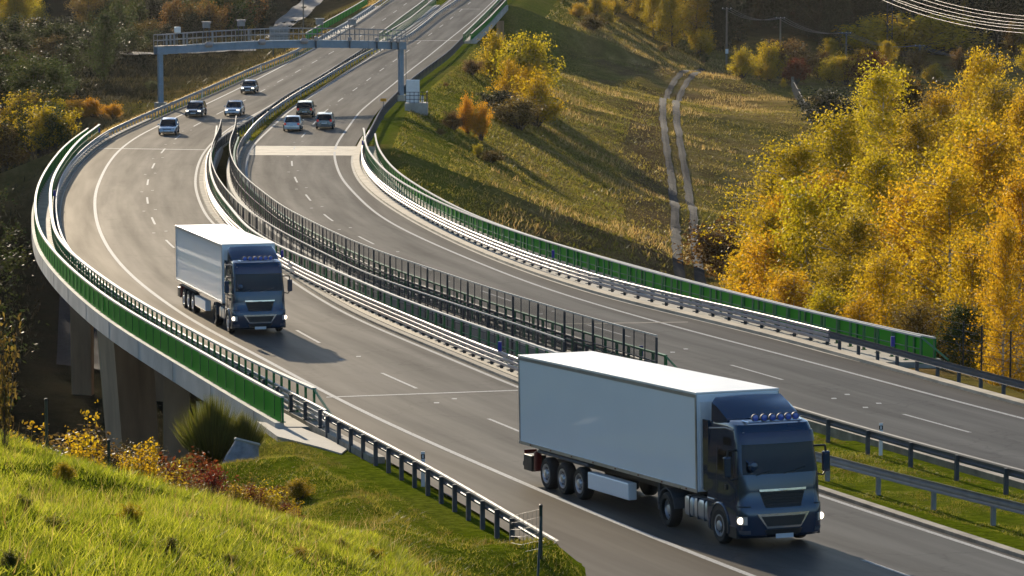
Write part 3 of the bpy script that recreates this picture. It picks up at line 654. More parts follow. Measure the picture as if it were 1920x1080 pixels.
def triple(label, line, y0, y1, side, mat='galvwhite', step=2.0, h=.8):
    t, put = rail_thing('guard_rail', label, 'guard rail', line, y0, y1, None)
    for k, z in enumerate((h, h - .2, h - .4)):
        put(MB().sweep(line.path(y0, y1, z, 1.5), [(-.05, 0), (-.03, .02), (.03, .02), (.05, 0), (.05, -.1), (.03, -.13), (-.03, -.13), (-.05, -.1)]).build('rail', mat))
    posts(put, line, y0 + .5, y1 - .5, step, MB().box((0, side * .12, .38), (.12, .12, .7)).box((0, side * .08, .12), (.26, .3, .03)), 'post', 'galvdark', .05)
    return t, put
def railing(label, line, y0, y1, h, step, side, panel=None, cap='railtop', pw=.13, mid=True, group=None, ends=(0, 0), pmat='green', double=False, base=.14, name='railing', capw=.07):
    t, put = rail_thing(name, label, 'railing', line, y0, y1, None, group)
    put(MB().sweep(line.path(y0, y1, h, 1.5), [(-capw, 0), (capw, 0), (capw, -.07), (-capw, -.07)]).build('top_rail', cap))
    posts(put, line, y0, y1, step, MB().box((0, 0, (h - .07 - base) / 2), (pw, .07, h - .074 - base)).box((0, 0, .012), (.2, .2, .024)), 'post', pmat, base)
    if mid: put(MB().sweep(line.path(y0, y1, h * .5 + .08, 1.5), [(-.02, .02), (.02, .02), (.02, -.02), (-.02, -.02)]).build('middle_rail', pmat))
    if panel:
        o = line.off(-.06 * side)
        put(MB().sweep(o.path(y0, y1, 0, 1.5), [(-.012, h - .075), (.012, h - .075), (.012, .13), (-.012, .13)]).build('panel', panel))
        rb = MB().box((0, 0, (h + .22) / 2 - .04), (.035, .03, h - .36)); posts(put, line.off(-.09 * side), y0 + step / 2, y1, step, rb, 'panel_rib', pmat, 0)
    for e, y in ((0, y0), (1, y1)):
        if ends[e]:
            s = -1 if e == 0 else 1; a = np.array([float(line.at(y)), y, float(zroad(y)) + h - .05]); y2 = y + s * 2.6; b = np.array([float(line.at(y2)), y2, float(zroad(y2)) + .55])
            put(MB().tube(a, b, .055, n=4).build('brace', 'green'))
    return t, put
railing('solid green panel parapet along the outer edge of the near left bridge', P1, L0, L1, 1.1, 2.0, 1, 'greenpanel', mid=False)
railing('open green railing with pale top bar behind the solid left parapet', P2, P2.y0, L1 + 2, 1.3, 1.33, 1, ends=(1, 0), capw=.09)
triple('triple steel guard rail on the outer side of the left bridge lane', G1.off(.1), L0 - 2, L1 + 1, 1, 'galv', 2.66)
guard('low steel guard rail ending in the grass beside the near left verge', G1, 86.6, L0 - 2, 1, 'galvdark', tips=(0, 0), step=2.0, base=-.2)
guard('long steel guard rail on the outer left, passing the left gantry column', G1, L1 + 1, Q0, 1, 'galv', step=2.0)
guard('steel guard rail on the outer left side of the far left bridge', G1, Q0, 600, 1, 'galv', step=3)
Mend = G2.at(0)
triple('pale triple guard rail on the inner left bridge side beside the beige kerb', G2, 125, L1, -1, 'galvwhite', 1.6)
guard('steel guard rail in the grassy median next to the front truck lane', G2, 40, 125, -1, 'galv', step=3.6)
guard('steel guard rail of the narrow median beside the four oncoming cars', G2, L1, 462, -1, 'galvdark', step=2.6)
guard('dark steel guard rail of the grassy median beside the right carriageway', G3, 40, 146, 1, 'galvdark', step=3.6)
triple('guard rail behind the dark mesh fence at the inner edge of the right bridge', G3, 146, R1, 1, 'galvdark', 1.6)
guard('steel guard rail of the narrow median beside the three receding cars', G3, R1, 640, 1, 'galv', step=3)
railing('green railing with pale cap on the inner left bridge edge behind the triple rail', P3, P3.y0 - 1, L1, 1.3, 1.5, -1, pw=.2)
railing('green railing on the inner right bridge edge behind the dark mesh fence', P4, N2.y0, R1 - 8, 1.3, 1.5, 1, cap='green', pw=.2, ends=(1, 0))
def glare(label, line, y0, y1, h):
    t, put = rail_thing('mesh_fence', label, 'fence', line, y0, y1, None)
    put(MB().sweep(line.path(y0, y1, h, 1.5), [(-.03, 0), (.03, 0), (.03, -.05), (-.03, -.05)]).build('top_rail', 'railtop'))
    for z in (h * .5, .3): put(MB().sweep(line.path(y0, y1, z, 1.5), [(-.02, 0), (.02, 0), (.02, -.05), (-.02, -.05)]).build('cross_rail', 'darksteel'))
    put(MB().sweep(line.path(y0, y1, 0, 1.5), [(0, h - .05), (0, .2)], closed=False).build('mesh_panel', 'mesh'))
    posts(put, line, y0, y1, 4.0, MB().box((0, 0, h / 2), (.09, .08, h)), 'post', 'darksteel', -.1)
    posts(put, line, y0 + 1.33, y1, 1.33, MB().box((0, 0, h / 2), (.03, .04, h - .1)), 'baluster', 'darksteel', 0)
glare('dark mesh fence standing on the inner edge of the left bridge', N1, N1.y0, L1 + 4, 1.65)
glare('taller dark mesh fence on the inner right bridge edge, ending behind the front trailer', N2, N2.y0, L1 + 2, 2.1)
railing('green panel parapet along the outer right bridge edge in front of the birches', P6, R0, R1, 1.05, 2.0, -1, 'greenpanel', mid=False)
railing('open green railing between the right triple guard rail and green parapet', P5, P5.y0, R1 + 4, 1.3, 1.5, 1, pw=.18, ends=(1, 0))
triple('pale triple guard rail along the outer right kerb of the right bridge', G4, 150, R1 + 8, -1, 'galvwhite', 2.0)
guard('low steel guard rail at the outer right edge near the wire fence', G4, 60, 150, -1, 'galvdark', step=2.3)
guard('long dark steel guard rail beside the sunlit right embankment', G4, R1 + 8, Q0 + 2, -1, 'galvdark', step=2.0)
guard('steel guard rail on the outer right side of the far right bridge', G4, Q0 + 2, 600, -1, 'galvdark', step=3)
FPl = Line([(552,73),(612,39),(672,6)], 1.2, sig=3); FP3 = Line([(718,57),(755,29),(792,2)], 1.3, sig=3); FP4 = Line([(728,58),(768,34),(807,2)], 1.3, sig=3)
railing('green parapet along the outer left edge of the far left bridge', FPl, Q0, Q1, 1.2, 2.0, 1, 'greenpanel', mid=False)
railing('left one of two green railings in the median of the far bridges', FP3, Q0 - 2, Q1, 1.3, 1.5, 1, pw=.25)
railing('right one of two green railings in the median of the far bridges', FP4, Q0 - 2, Q1, 1.3, 1.5, 1, pw=.25)
railing('bright green panel parapet of the far right bridge', FP6, Q0, Q1, 1.05, 2.0, 1, 'greenpanel', mid=False)
railing('open dark green railing beside the bright green parapet of the far right bridge', FP5, Q0 - 4, Q1, 1.3, 1.5, 1, pw=.25)
# white-topped delineator posts and blue reflectors
def delin(px, py, h, label, group=None):
    p = bp(px, py, h); t = empty('delineator_post', (p[0], p[1], p[2] - h)); tag(t, label, 'delineator', group)
    b = MB().box((0, 0, h / 2 - .15), (.12, .04, h - .0)).build('post', 'white', t); MB().box((0, 0, h - .3), (.13, .05, .14)).build('black_band', 'black', t)
    MB().box((0, -.026, h - .3), (.05, .01, .09)).build('reflector', 'white', t)
delin(793, 838, 1.15, 'white delineator post with black band beside the near left guard rail')
delin(1652, 785, 1.15, 'white delineator post with black band on the median rail behind the front truck')
for p in ((380, 162, 'near the right gantry camera car, left median'),): pass
delin(489, 117, 1.1, 'small delineator post on the outer left guard rail just under the gantry beam')
delin(379, 162, 1.1, 'small delineator post on the outer left guard rail left of the farthest car')
delin(563, 160, 1.1, 'small delineator post in the narrow median right of the farthest car')
delin(474, 217, 1.1, 'small delineator post in the median beside the silver oncoming car')
def refl(px, py, h, label):
    p = bp(px, py, h); tag(MB().box(p, (.16, .1, .42), bevel_ if False else None).build('reflector', 'blue'), label, 'reflector')
for px, py, h, l in ((1037, 476, 1.2, 'blue reflector on the green parapet above the middle of the right bridge'), (1674, 640, 1.1, 'blue reflector near the close end of the right green parapet'),
  (937, 650, 1.0, 'blue reflector on the green inner railing left of the front trailer roof'), (1202, 658, 1.1, 'blue reflector at the end of the tall dark mesh fence'),
  (529, 476, 1.1, 'blue reflector on the green railing beside the roof of the second truck'), (102, 362, 1.0, 'blue reflector on the leftmost bend of the green railing'),
  (680, 268, 1.0, 'blue reflector at the far end of the right bridge rail'), (186, 244, 1.0, 'dark blue reflector at the far end of the left green railing')): refl(px, py, h, l)

# ------------------------------------------------------------ vehicles (local x forward, y left, z up, origin on the ground)
def lerp(tab, z):
    return [float(np.interp(z, [t[0] for t in tab], [t[k] for t in tab])) for k in range(1, len(tab[0]))]
CAB = [(.28, -.12, 1.16), (.36, -.03, 1.22), (.6, 0, 1.245), (1.1, -.01, 1.245), (1.2, -.05, 1.225), (2.05, -.10, 1.22), (2.6, -.21, 1.20), (3.05, -.27, 1.17), (3.35, -.32, 1.15), (3.6, -.46, 1.11), (3.7, -.8, 1.04)]
XB = -2.28
def ZC(z): return z if z < 1.1 else 1.1 + (z - 1.1) * .885
def cabP(s, z, off=0.0):                       # s: -1..1 front, 1..2 corner, 2..3 side (positive = left)
    xf, hw = lerp(CAB, z); rc = .30; a = abs(s); sg = 1 if s >= 0 else -1
    bow = .07
    if a <= 1: y = a * (hw - rc); x = xf - bow * a * a; nx, ny = 1, 0
    elif a <= 2:
        t = (a - 1) * math.pi / 2; y = hw - rc + rc * math.sin(t); x = xf - bow - rc + rc * math.cos(t); nx, ny = math.cos(t), math.sin(t)
    else: y = hw; x0 = xf - bow - rc; x = x0 + (XB - x0) * (a - 2); nx, ny = 0, 1
    return (x + nx * off, sg * (y + ny * off), ZC(z))
SS = [-3, -2.75, -2.5, -2.25] + [-2 + .2 * i for i in range(6)] + [-.5, 0, .5] + [1 + .2 * i for i in range(6)] + [2.25, 2.5, 2.75, 3]
def cab_patch(s0, s1, z0, z1, off, ns=8, nz=4, th=.02, z0b=None, z1b=None):
    m = MB(); v = []
    for k in (0, 1):
        for j in range(nz + 1):
            for i in range(ns + 1):
                t = i / ns; a = z0 + ((z0 if z0b is None else z0b) - z0) * t; b = z1 + ((z1 if z1b is None else z1b) - z1) * t
                v.append(cabP(s0 + (s1 - s0) * t, a + (b - a) * j / nz, off - (th if k else 0)))
    n = (ns + 1) * (nz + 1); f = []
    for j in range(nz):
        for i in range(ns):
            q = (j*(ns+1)+i, j*(ns+1)+i+1, (j+1)*(ns+1)+i+1, (j+1)*(ns+1)+i); f += [q, tuple(n + w for w in q[::-1])]
    bd = [i for i in range(ns+1)] + [j*(ns+1)+ns for j in range(1, nz+1)] + [nz*(ns+1)+i for i in range(ns-1, -1, -1)] + [j*(ns+1) for j in range(nz-1, 0, -1)]
    for a, b in zip(bd, bd[1:] + bd[:1]): f.append((b, a, a + n, b + n))
    return m.add(v, f)
def trap(z0, z1, sb, st, off, th=.02):         # trapezoid on the front face: half widths (m) sb at the bottom, st at the top
    m = MB(); v = []
    nz, ns = 4, 8
    for k in (0, 1):
        for j in range(nz + 1):
            z = z0 + (z1 - z0) * j / nz; hw = sb + (st - sb) * j / nz
            for i in range(ns + 1):
                y = -hw + 2 * hw * i / ns; xf, w = lerp(CAB, z); a = y / (w - .3); v.append((xf - .07 * a * a + off - (th if k else 0), y, ZC(z)))
    n = (ns + 1) * (nz + 1); f = []
    for j in range(nz):
        for i in range(ns):
            q = (j*(ns+1)+i, j*(ns+1)+i+1, (j+1)*(ns+1)+i+1, (j+1)*(ns+1)+i); f += [q, tuple(n + w for w in q[::-1])]
    bd = [i for i in range(ns+1)] + [j*(ns+1)+ns for j in range(1, nz+1)] + [nz*(ns+1)+i for i in range(ns-1, -1, -1)] + [j*(ns+1) for j in range(nz-1, 0, -1)]
    for a, b in zip(bd, bd[1:] + bd[:1]): f.append((b, a, a + n, b + n))
    return m.add(v, f)
def wheel(parent, x, y, side, r=.5, w=.3, rim='alu', deep=False):
    t = MB().lathe([(0, r*.6), (.01, r*.86), (.05, r*.97), (.09, r), (w-.09, r), (w-.05, r*.97), (w, r*.86), (w-.01, r*.64), (w-(.26 if deep else .14), r*.6)], (x, y, r), (0, side, 0), 28).build('wheel', 'rubber', parent, True)
    o = w - (.13 if deep else .035)
    MB().lathe([(o-.05, r*.62), (o+.03, r*.6), (o+.03, r*.53), (o-.03, r*.48), (o-.01, r*.3), (o+.05, r*.26), (o+.07, r*.1)], (x, y, r), (0, side, 0), 28).build('rim', rim, t, True)
    m = MB()
    for i in range(10):
        a = i * math.pi / 5; m.tube((x + r*.36*math.cos(a), y + side*(o-.01), r + r*.36*math.sin(a)), (x + r*.36*math.cos(a), y + side*(o+.0), r + r*.36*math.sin(a)), .035, n=8)
    m.build('rim_holes', 'black', t)
    return t
def make_truck():
    t = empty('articulated_lorry')
    # ---- cab
    zs = [.28, .36, .5, .8, 1.1, 1.2, 1.6, 2.05, 2.4, 2.8, 3.05, 3.35, 3.5, 3.6, 3.66, 3.7]
    m = MB(); k = len(SS); v = [cabP(s, z) for z in zs for s in SS]
    f = [(j*k+i, j*k+(i+1)%k, (j+1)*k+(i+1)%k, (j+1)*k+i) for j in range(len(zs)-1) for i in range(k)] + [tuple(range(k))[::-1], tuple((len(zs)-1)*k+i for i in range(k))]
    cab = m.add(v, f).build('cab', 'truckblue', t, True)
    # wheel arch of the front axle: dark recess set on the flank, arch trim round it
    for s in (-1, 1):
        y0 = s * 1.2
        pts = [(-1.45 + .62*math.cos(a), .5 + .62*math.sin(a)) for a in np.linspace(math.pi*1.08, -math.pi*.08, 15)]
        MB().prism([(p[0], max(.27, p[1])) for p in pts], s*1.02, s*1.252).build('wheel_arch', 'black', cab)
        tr = MB(); 
        for a, b in zip(pts[:-1], pts[1:]): tr.tube((a[0], s*1.245, a[1]), (b[0], s*1.245, b[1]), .035, n=6)
        tr.build('arch_trim', 'truckblue', cab)
        wheel(t, -1.45, s * .97, s, rim='alu'); wheel(t, -5.1, s * .9, s, rim='alu', w=.36, deep=True)
        # side glass, mirrors, step, seams
        cab_patch(s*2.08, s*2.62, 2.12, 2.78, .006, 6, 4).build('side_window', 'glass', t)
        cab_patch(s*2.1, s*2.42, 2.95, 3.2, .006, 4, 2).build('upper_side_window', 'glass', t)
        tr = MB(); 
        tr.pipe([cabP(s*2.0, 3.45, .02), cabP(s*2.3, 3.47, .02), cabP(s*2.7, 3.4, .02), cabP(s*2.98, 3.35, .02)], .022); tr.build('roof_trim', 'galvwhite', cab)
        for q in (2.05, 2.66): MB().pipe([cabP(s*q, z, -.003) for z in (1.22, 1.6, 2.1, 2.85)], .012).build('door_seam', 'black', cab)
        MB().box((-1.05, s*1.24, 1.6), (.12, .03, .14)).build('door_handle', 'black', t)
        a = cabP(s*1.85, 2.85); mi = MB().box((a[0] + .12, a[1] + s*.3, 2.22), (.13, .22, .56)).build('mirror', 'truckblue', t, bevel=.04)
        MB().box((a[0] + .05, a[1] + s*.3, 2.22), (.01, .17, .46)).build('mirror_glass', 'glass', mi)
        MB().pipe([a, (a[0] + .12, a[1] + s*.28, 2.66), (a[0] + .12, a[1] + s*.3, 2.4)], .03).build('mirror_arm', 'black', t)
        MB().pipe([cabP(s*1.85, 2.0), (a[0] + .12, a[1] + s*.2, 1.85), (a[0] + .12, a[1] + s*.28, 1.95)], .025).build('mirror_arm', 'black', t)
        MB().box((-.62, s*1.2, .42), (.5, .1, .3)).build('step', 'black', t)
        # headlight, fog light
        cab_patch(s*1.22, s*1.9, .66, .88, .012, 6, 3).build('headlight_housing', 'alu', t)
        hp = cabP(s*1.6, .77, .02); MB().lathe([(0, .0), (.0, .1), (.02, .085), (.03, .0)], hp, (1, s*.35, 0), 14).build('headlight', 'lamp', t)
        cab_patch(s*1.05, s*1.75, .4, .5, .01, 5, 2).build('fog_light', 'galvdark', t)
        cab_patch(s*1.0, s*2.0, 1.125, 1.165, .004, 8, 1).build('bumper_seam', 'black', cab)
        MB().tube(cabP(s*1.3, 3.36, 0), cabP(s*1.3, 3.36, .03), .04, n=8).build('marker_light', 'galvwhite', t)
        # side skirt, tank
        MB().box((-2.05, s*1.18, .95), (.5, .12, .5)).build('flank_panel', 'truckblue', t, bevel=.03)
    MB().tube((-.2, -1.0, 2.38), (-.02, -.9, 2.25), .035).lathe([(0, .0), (0, .15), (.08, .11), (.1, 0)], (-.02, -.9, 2.25), (1, 0, 0), 12).build('front_mirror', 'truckblue', t, True)
    cab_patch(-1.42, 1.42, 2.12, 3.02, .006, 20, 8).build('windscreen', 'glass', t, True)
    cab_patch(-1.5, 1.5, 3.03, 3.38, .05, 20, 3, .06).build('sun_visor', 'visor', t, True)
    trap(1.1, 1.62, .52, .68, .012, .03).build('upper_grille', 'black', t)
    g = trap(1.6, 1.67, .685, .7, .05, .06).build('grille_chrome', 'chrome', t)
    MB().add([(.075, y, z) for y, z in ((-.16, 1.59), (0, 1.545), (.16, 1.59), (0, 1.57))], [(0, 1, 2, 3)]).build('emblem', 'chrome', g)
    m = MB()
    for i in range(5): z = 1.17 + i * .085; m.tube((lerp(CAB, z)[0] + .01, -.53 - i*.025, ZC(z)), (lerp(CAB, z)[0] + .01, .53 + i*.025, ZC(z)), .012, n=4)
    m.build('grille_bar', 'black', t)
    trap(.54, .94, .5, .78, .02, .03).build('lower_grille_frame', 'chrome', t)
    trap(.6, .87, .5, .66, .03, .03).build('lower_grille', 'black', t)
    trap(.33, .51, .48, .56, .012, .02).build('bumper_intake', 'black', t)
    MB().box((.02, 0, .33), (.02, .52, .12)).build('number_plate', 'plate', t)
    for y0, y1 in ((-.75, -.1), (.05, .7)): MB().tube((lerp(CAB, 2.12)[0] - .0, y0, ZC(2.1)), (lerp(CAB, 2.3)[0] - .01, y1, ZC(2.28)), .014, n=5).build('wiper', 'black', t)
    # roof lights on a bar
    bar = MB().pipe([(-.82, -.82, 3.4), (-.5, -.78, 3.38), (-.4, 0, 3.4), (-.5, .78, 3.38), (-.82, .82, 3.4)], .028).build('lamp_bar', 'chrome', t)
    for i in range(6):
        y = -.6 + i * .24; x = -.42 - .08 * (abs(y) / .6) ** 2
        sp = MB().lathe([(-.1, .04), (-.05, .095), (0, .11), (.03, .11)], (x, y, 3.5), (1, 0, 0), 16).build('spotlight', 'galvdark', t, True)
        MB().lathe([(.005, .098), (.045, .08), (.055, .0)], (x, y, 3.5), (1, 0, 0), 16).build('spotlight_lens', 'glassblue', sp, True)
    MB().box((-1.15, 0, 3.42), (.6, .9, .04)).build('roof_hatch', 'truckblue', t, bevel=.015)
    # air deflector on the roof and side fairings
    m = MB(); st = [(-1.2, 3.36, 3.42), (-1.5, 3.3, 3.6), (-1.85, 3.26, 3.8), (-2.22, 3.2, 3.93)]; v = []
    for x, a, b in st:
        for y, q in ((-1.12, 0), (-1.1, .8), (-.98, 1), (0, 1.04), (.98, 1), (1.1, .8), (1.12, 0)): v.append((x, y, a + (b - a) * q))
    m.add(v, [(j*7+i, j*7+i+1, (j+1)*7+i+1, (j+1)*7+i) for j in range(3) for i in range(6)] + [(21,22,23,24,25,26,27), (6,5,4,3,2,1,0)] + [(0, 7, 14, 21, 27, 20, 13, 6)])
    m.build('air_deflector', 'truckblue', t, True)
    for s in (-1, 1):
        MB().prism([(-2.26, 1.3), (-2.62, 1.35), (-2.62, 3.3), (-2.26, 3.3)], s*1.13, s*1.2).build('side_fairing', 'truckblue', t)
        for x0, x1, mt in ((-3.28, -2.28, 'alu'), (-3.92, -3.32, 'alu')):
            MB().box(((x0+x1)/2, s*.98, .78), (x1-x0, .5, .58)).build('fuel_tank', mt, t, True, bevel=.11)
        m = MB()
        for x in (-2.5, -2.95, -3.5): m.box((x, s*.98, .78), (.05, .515, .595))
        m.build('tank_strap', 'galvdark', t)
        a = np.linspace(0.1, math.pi - .1, 12); m = MB()
        pr = [(-5.1 + .6*math.cos(q), .52 + .6*math.sin(q)) for q in a] + [(-5.1 + .56*math.cos(q), .52 + .56*math.sin(q)) for q in a[::-1]]
        m.prism(pr, s*.7, s*1.24).build('mudguard', 'galvdark', t)
    MB().box((-4.1, 0, .8), (4.6, .8, .25)).box((-5.1, 0, 1.08), (1.2, 1.0, .12)).build('tractor_frame', 'black', t)
    # ---- trailer
    x1, x0 = -2.9, -16.5
    tr = MB().box(((x0+x1)/2, 0, 2.6), (x1-x0, 2.5, 2.72)).build('trailer_body', 'trailer', t, bevel=.035)
    MB().box(((x0+x1)/2, 0, 3.985), (x1-x0+.02, 2.54, .05)).build('trailer_roof', 'roofw', t, bevel=.012)
    m = MB()
    for s in (-1, 1):
        m.box(((x0+x1)/2, s*1.262, 1.27), (x1-x0+.01, .03, .1)).box(((x0+x1)/2, s*1.258, 3.9), (x1-x0+.01, .02, .09))
        for x in (x0+.05, x1-.05): m.box((x, s*1.257, 2.6), (.09, .02, 2.6))
    m.build('edge_rail', 'alu', tr)
    MB().box((x1+.02, 0, 2.55), (.04, 2.3, 2.4)).build('front_wall_panel', 'white', tr)
    m = MB()
    for s in (-1, 1):
        for i in range(8): m.box((x0 + 1 + i*1.7, s*1.28, 1.27), (.08, .02, .04))
    m.build('side_marker', 'red', t)
    MB().box(((x0+x1)/2, 0, 1.08), (x1-x0-.2, 1.3, .3)).box((-9.5, 0, .85), (13, .5, .2)).build('trailer_frame', 'black', t)
    for s in (-1, 1):
        for x in (-11.65, -13.0, -14.35): wheel(t, x, s * .88, s, rim='alu', w=.36)
        MB().box((-13.0, s*1.1, 1.12), (4.1, .26, .1)).build('mudguard', 'galvdark', t, bevel=.03)
        MB().box((-9.4, s*1.1, .68), (3.1, .28, .5)).build('pallet_box', 'trailer', t, bevel=.03)
        MB().box((-15.3, s*1.12, .78), (.2, .22, .62)).build('extinguisher_box', 'red', t, bevel=.05)
        MB().box((-15.85, s*1.0, .68), (.7, .5, .5)).build('rear_flap', 'black', t, bevel=.03)
        MB().box((-6.9, s*.6, .7), (.16, .16, .9)).build('landing_leg', 'galvdark', t)
        MB().box((-16.49, s*.9, .95), (.06, .4, .14)).build('tail_light', 'red', t)
    MB().box((-16.45, 0, .6), (.12, 2.3, .14)).build('rear_bumper', 'galvdark', t)
    MB().box((-16.5, 0, 2.55), (.03, .04, 2.5)).build('rear_door_seam', 'black', tr)
    return t
def copy_tree(o, parent=None):
    c = o.copy(); COL.objects.link(c); c.parent = parent
    for ch in list(o.children): copy_tree(ch, c)
    return c
lorry = make_truck()
def place_truck(o, rear, front, L, fwd, label):
    a, b = bp(*rear), bp(*front); a, b = Vector(a), Vector(b); d = (b - a).normalized(); left = Vector((-d.y, d.x, 0)).normalized()
    c = a + d * fwd + left * 1.25; c.z = float(zroad(c.y)) + .01
    o.location = c; rz = math.atan2(d.y, d.x)
    zz = math.atan2(float(zroad(c.y - d.y * 12)) - c.z, 12); o.rotation_euler = (0, zz, rz)
    tag(o, label, 'lorry', 'blue lorries with white box trailers'); return o
place_truck(lorry, (980, 903), (1325, 1011), 13.6, 16.3, 'near blue lorry with white box trailer tinted bluish for shade driving beside the grassy median')
lorry2 = copy_tree(lorry); place_truck(lorry2, (332, 570), (415, 617), 13.6, 16.4, 'second blue lorry farther back on the bridge beside the beige kerb, casting a long shadow')

def make_car(name, col, L_, Wd, Ht, style, lights, front_first):
    body = simple('car_paint_' + name, col, .25, .3, var=.04, coat=.8)
    t = empty('car'); h = Wd / 2
    belt = .92 if Ht > 1.55 else .84
    # stations from nose (+x) to tail: x, top z, half width factor
    tail = {'hatch': [(-.82, belt+.0), (-.97, belt-.02), (-1, .55)], 'sedan': [(-.62, belt+.02), (-.95, belt), (-1, .6)], 'van': [(-.85, belt+.02), (-.98, belt), (-1, .55)]}[style]
    st = [(1, .5), (.97, .66), (.8, .76), (.5, belt - .05), (.3, belt), (0, belt + .01)] + tail
    v = []; m = MB(); hl = L_ / 2
    for x, zt in st:
        q = h * (1 - .16 * max(0, abs(x) - .55) ** 1.2 / .35) if abs(x) > .55 else h
        zb = .2 + (.06 if abs(x) > .95 else 0)
        for y, z in ((-.86, zb), (-1, zb + .12), (-1, (zb + zt) / 2), (-.97, zt - .08), (-.88, zt), (0, zt + .03), (.88, zt), (.97, zt - .08), (1, (zb + zt) / 2), (1, zb + .12), (.86, zb)):
            v.append((x * hl, y * q, z))
    k = 11; n = len(st)
    f = [(j*k+i, j*k+(i+1)%k, (j+1)*k+(i+1)%k, (j+1)*k+i) for j in range(n-1) for i in range(k)] + [tuple(range(k))[::-1], tuple((n-1)*k+i for i in range(k))]
    b = m.add(v, f).build('body', body, t, True)
    rs = {'hatch': [(.42, belt, .93), (.1, Ht - .14, .8), (-.2, Ht, .72), (-.66, Ht - .1, .75), (-.9, belt + .02, .88)],
          'sedan': [(.36, belt, .93), (.06, Ht - .14, .8), (-.18, Ht, .72), (-.42, Ht - .12, .75), (-.72, belt + .02, .88)],
          'van': [(.55, belt, .93), (.22, Ht - .15, .82), (-.15, Ht, .74), (-.8, Ht - .12, .77), (-.95, belt + .02, .9)]}[style]
    v = []
    for x, z, w in rs:
        zb = belt - .03; wb = .93
        v += [(x*hl, -wb*h, zb), (x*hl, -(w*h), max(z - .02, zb + .005)), (x*hl, -w*h*.85, max(z, zb + .01)), (x*hl, w*h*.85, max(z, zb + .01)), (x*hl, w*h, max(z - .02, zb + .005)), (x*hl, wb*h, zb)]
    n = len(rs); k = 6
    MB().add(v, [(j*k+i, j*k+(i+1)%k, (j+1)*k+(i+1)%k, (j+1)*k+i) for j in range(n-1) for i in range(k)] + [tuple(range(k))[::-1], tuple((n-1)*k+i for i in range(k))]).build('windows', 'glass', t)
    v = []
    for x, z, w in rs[1:-1]:
        for y, q in ((-w*h - .01, z - .04), (-w*h*.85, z + .018), (0, z + .035), (w*h*.85, z + .018), (w*h + .01, z - .04)): v.append((x*hl, y, q))
    MB().add(v, [(j*5+i, j*5+i+1, (j+1)*5+i+1, (j+1)*5+i) for j in range(2) for i in range(4)]).build('roof', body, t, True)
    for s in (-1, 1):
        m = MB(); P = [(x*hl, s*(w*h+.005), z) for x, z, w in rs]
        m.tube((rs[0][0]*hl, s*.92*h, belt), P[1], .035, n=5).tube(P[1], P[2], .03, n=5).tube(P[2], P[3], .03, n=5).tube(P[3], (rs[-1][0]*hl, s*.9*h, belt), .05, n=5).tube(P[2], (rs[2][0]*hl, s*.93*h, belt), .035, n=5)
        m.build('pillar', body, t)
        for x in (.6, -.6):
            wheel(t, x * hl, s * (h - .2), s, .32, .2)
            MB().prism([(x*hl + .37*math.cos(a), max(.2, .32 + .37*math.sin(a))) for a in np.linspace(math.pi, 0, 11)], s*(h-.25), s*(h+.004)).build('wheel_arch', 'black', b)
        MB().box((rs[0][0]*hl - .15, s*(h+.08), belt + .08), (.12, .18, .13)).build('mirror', body, t, bevel=.03)
        MB().box((.955*hl, s*h*.68, .62), (.14, .3, .13)).build('headlight', 'lamp' if lights else 'alu', t, bevel=.03)
        MB().box((-.985*hl, s*h*.74, .72 if style != 'van' else .85), (.06, .2, .22)).build('tail_light', 'tail', t, bevel=.03)
    MB().box((.985*hl, 0, .52), (.06, h*.9, .14)).build('grille', 'black', t); MB().box((.985*hl, 0, .3), (.07, h*1.3, .1)).build('intake', 'black', t)
    MB().box((1.0*hl, 0, .4), (.03, .5, .1)).build('number_plate', 'plate', t); MB().box((-1.0*hl, 0, .6), (.04, .5, .1)).build('number_plate', 'plate', t)
    MB().box((-.97*hl, 0, .35), (.12, h*1.7, .22)).build('bumper', body if style == 'sedan' else 'black', t, bevel=.04)
    return t
def place_car(px, py, line, dirn, label, *a):
    t = make_car(*a); p = bp(px, py); y = p[1]; s = (float(line.at(y + 3)) - float(line.at(y - 3))) / 6
    tang = Vector((s, 1, 0)).normalized(); d = tang * dirn; hl = a[2] / 2
    c = Vector(p) + tang * hl; c.z = float(zroad(c.y)) + .008
    t.location = c; t.rotation_euler = (0, -math.atan2(float(zroad(c.y + d.y * 2)) - float(zroad(c.y - d.y * 2)), 4), math.atan2(d.y, d.x)); tag(t, label, 'car')
place_car(313, 254, CL2, -1, 'pale blue compact car nearest to the left green railing end', 'paleblue', (.3, .38, .48), 4.1, 1.68, 1.5, 'hatch', 0, 1)
place_car(362, 220, CL2, -1, 'black oncoming car with bright headlights beside the left guard rail', 'blackblue', (.02, .025, .035), 4.4, 1.78, 1.5, 'hatch', 1, 1)
place_car(435, 218, CL2, -1, 'silver oncoming car with dark grille beside the narrow median', 'silver', (.42, .46, .52), 4.4, 1.72, 1.46, 'sedan', 1, 1)
place_car(464, 176, CL2, -1, 'dark oncoming car farthest back, just under the toll gantry', 'darkgrey', (.035, .04, .045), 4.2, 1.68, 1.42, 'sedan', 1, 1)
place_car(571, 221, CR, 1, 'black tall car with red tail lights, farthest of three receding cars', 'black', (.012, .012, .015), 4.2, 1.75, 1.62, 'van', 0, 0)
place_car(547, 247, CR, 1, 'white sedan nearest to the grassy median, seen from behind', 'white', (.5, .52, .53), 4.4, 1.7, 1.42, 'sedan', 0, 0)
place_car(608, 243, CR, 1, 'grey hatchback with pale roof, right of the white sedan', 'grey', (.1, .12, .14), 4.1, 1.7, 1.55, 'van', 0, 0)

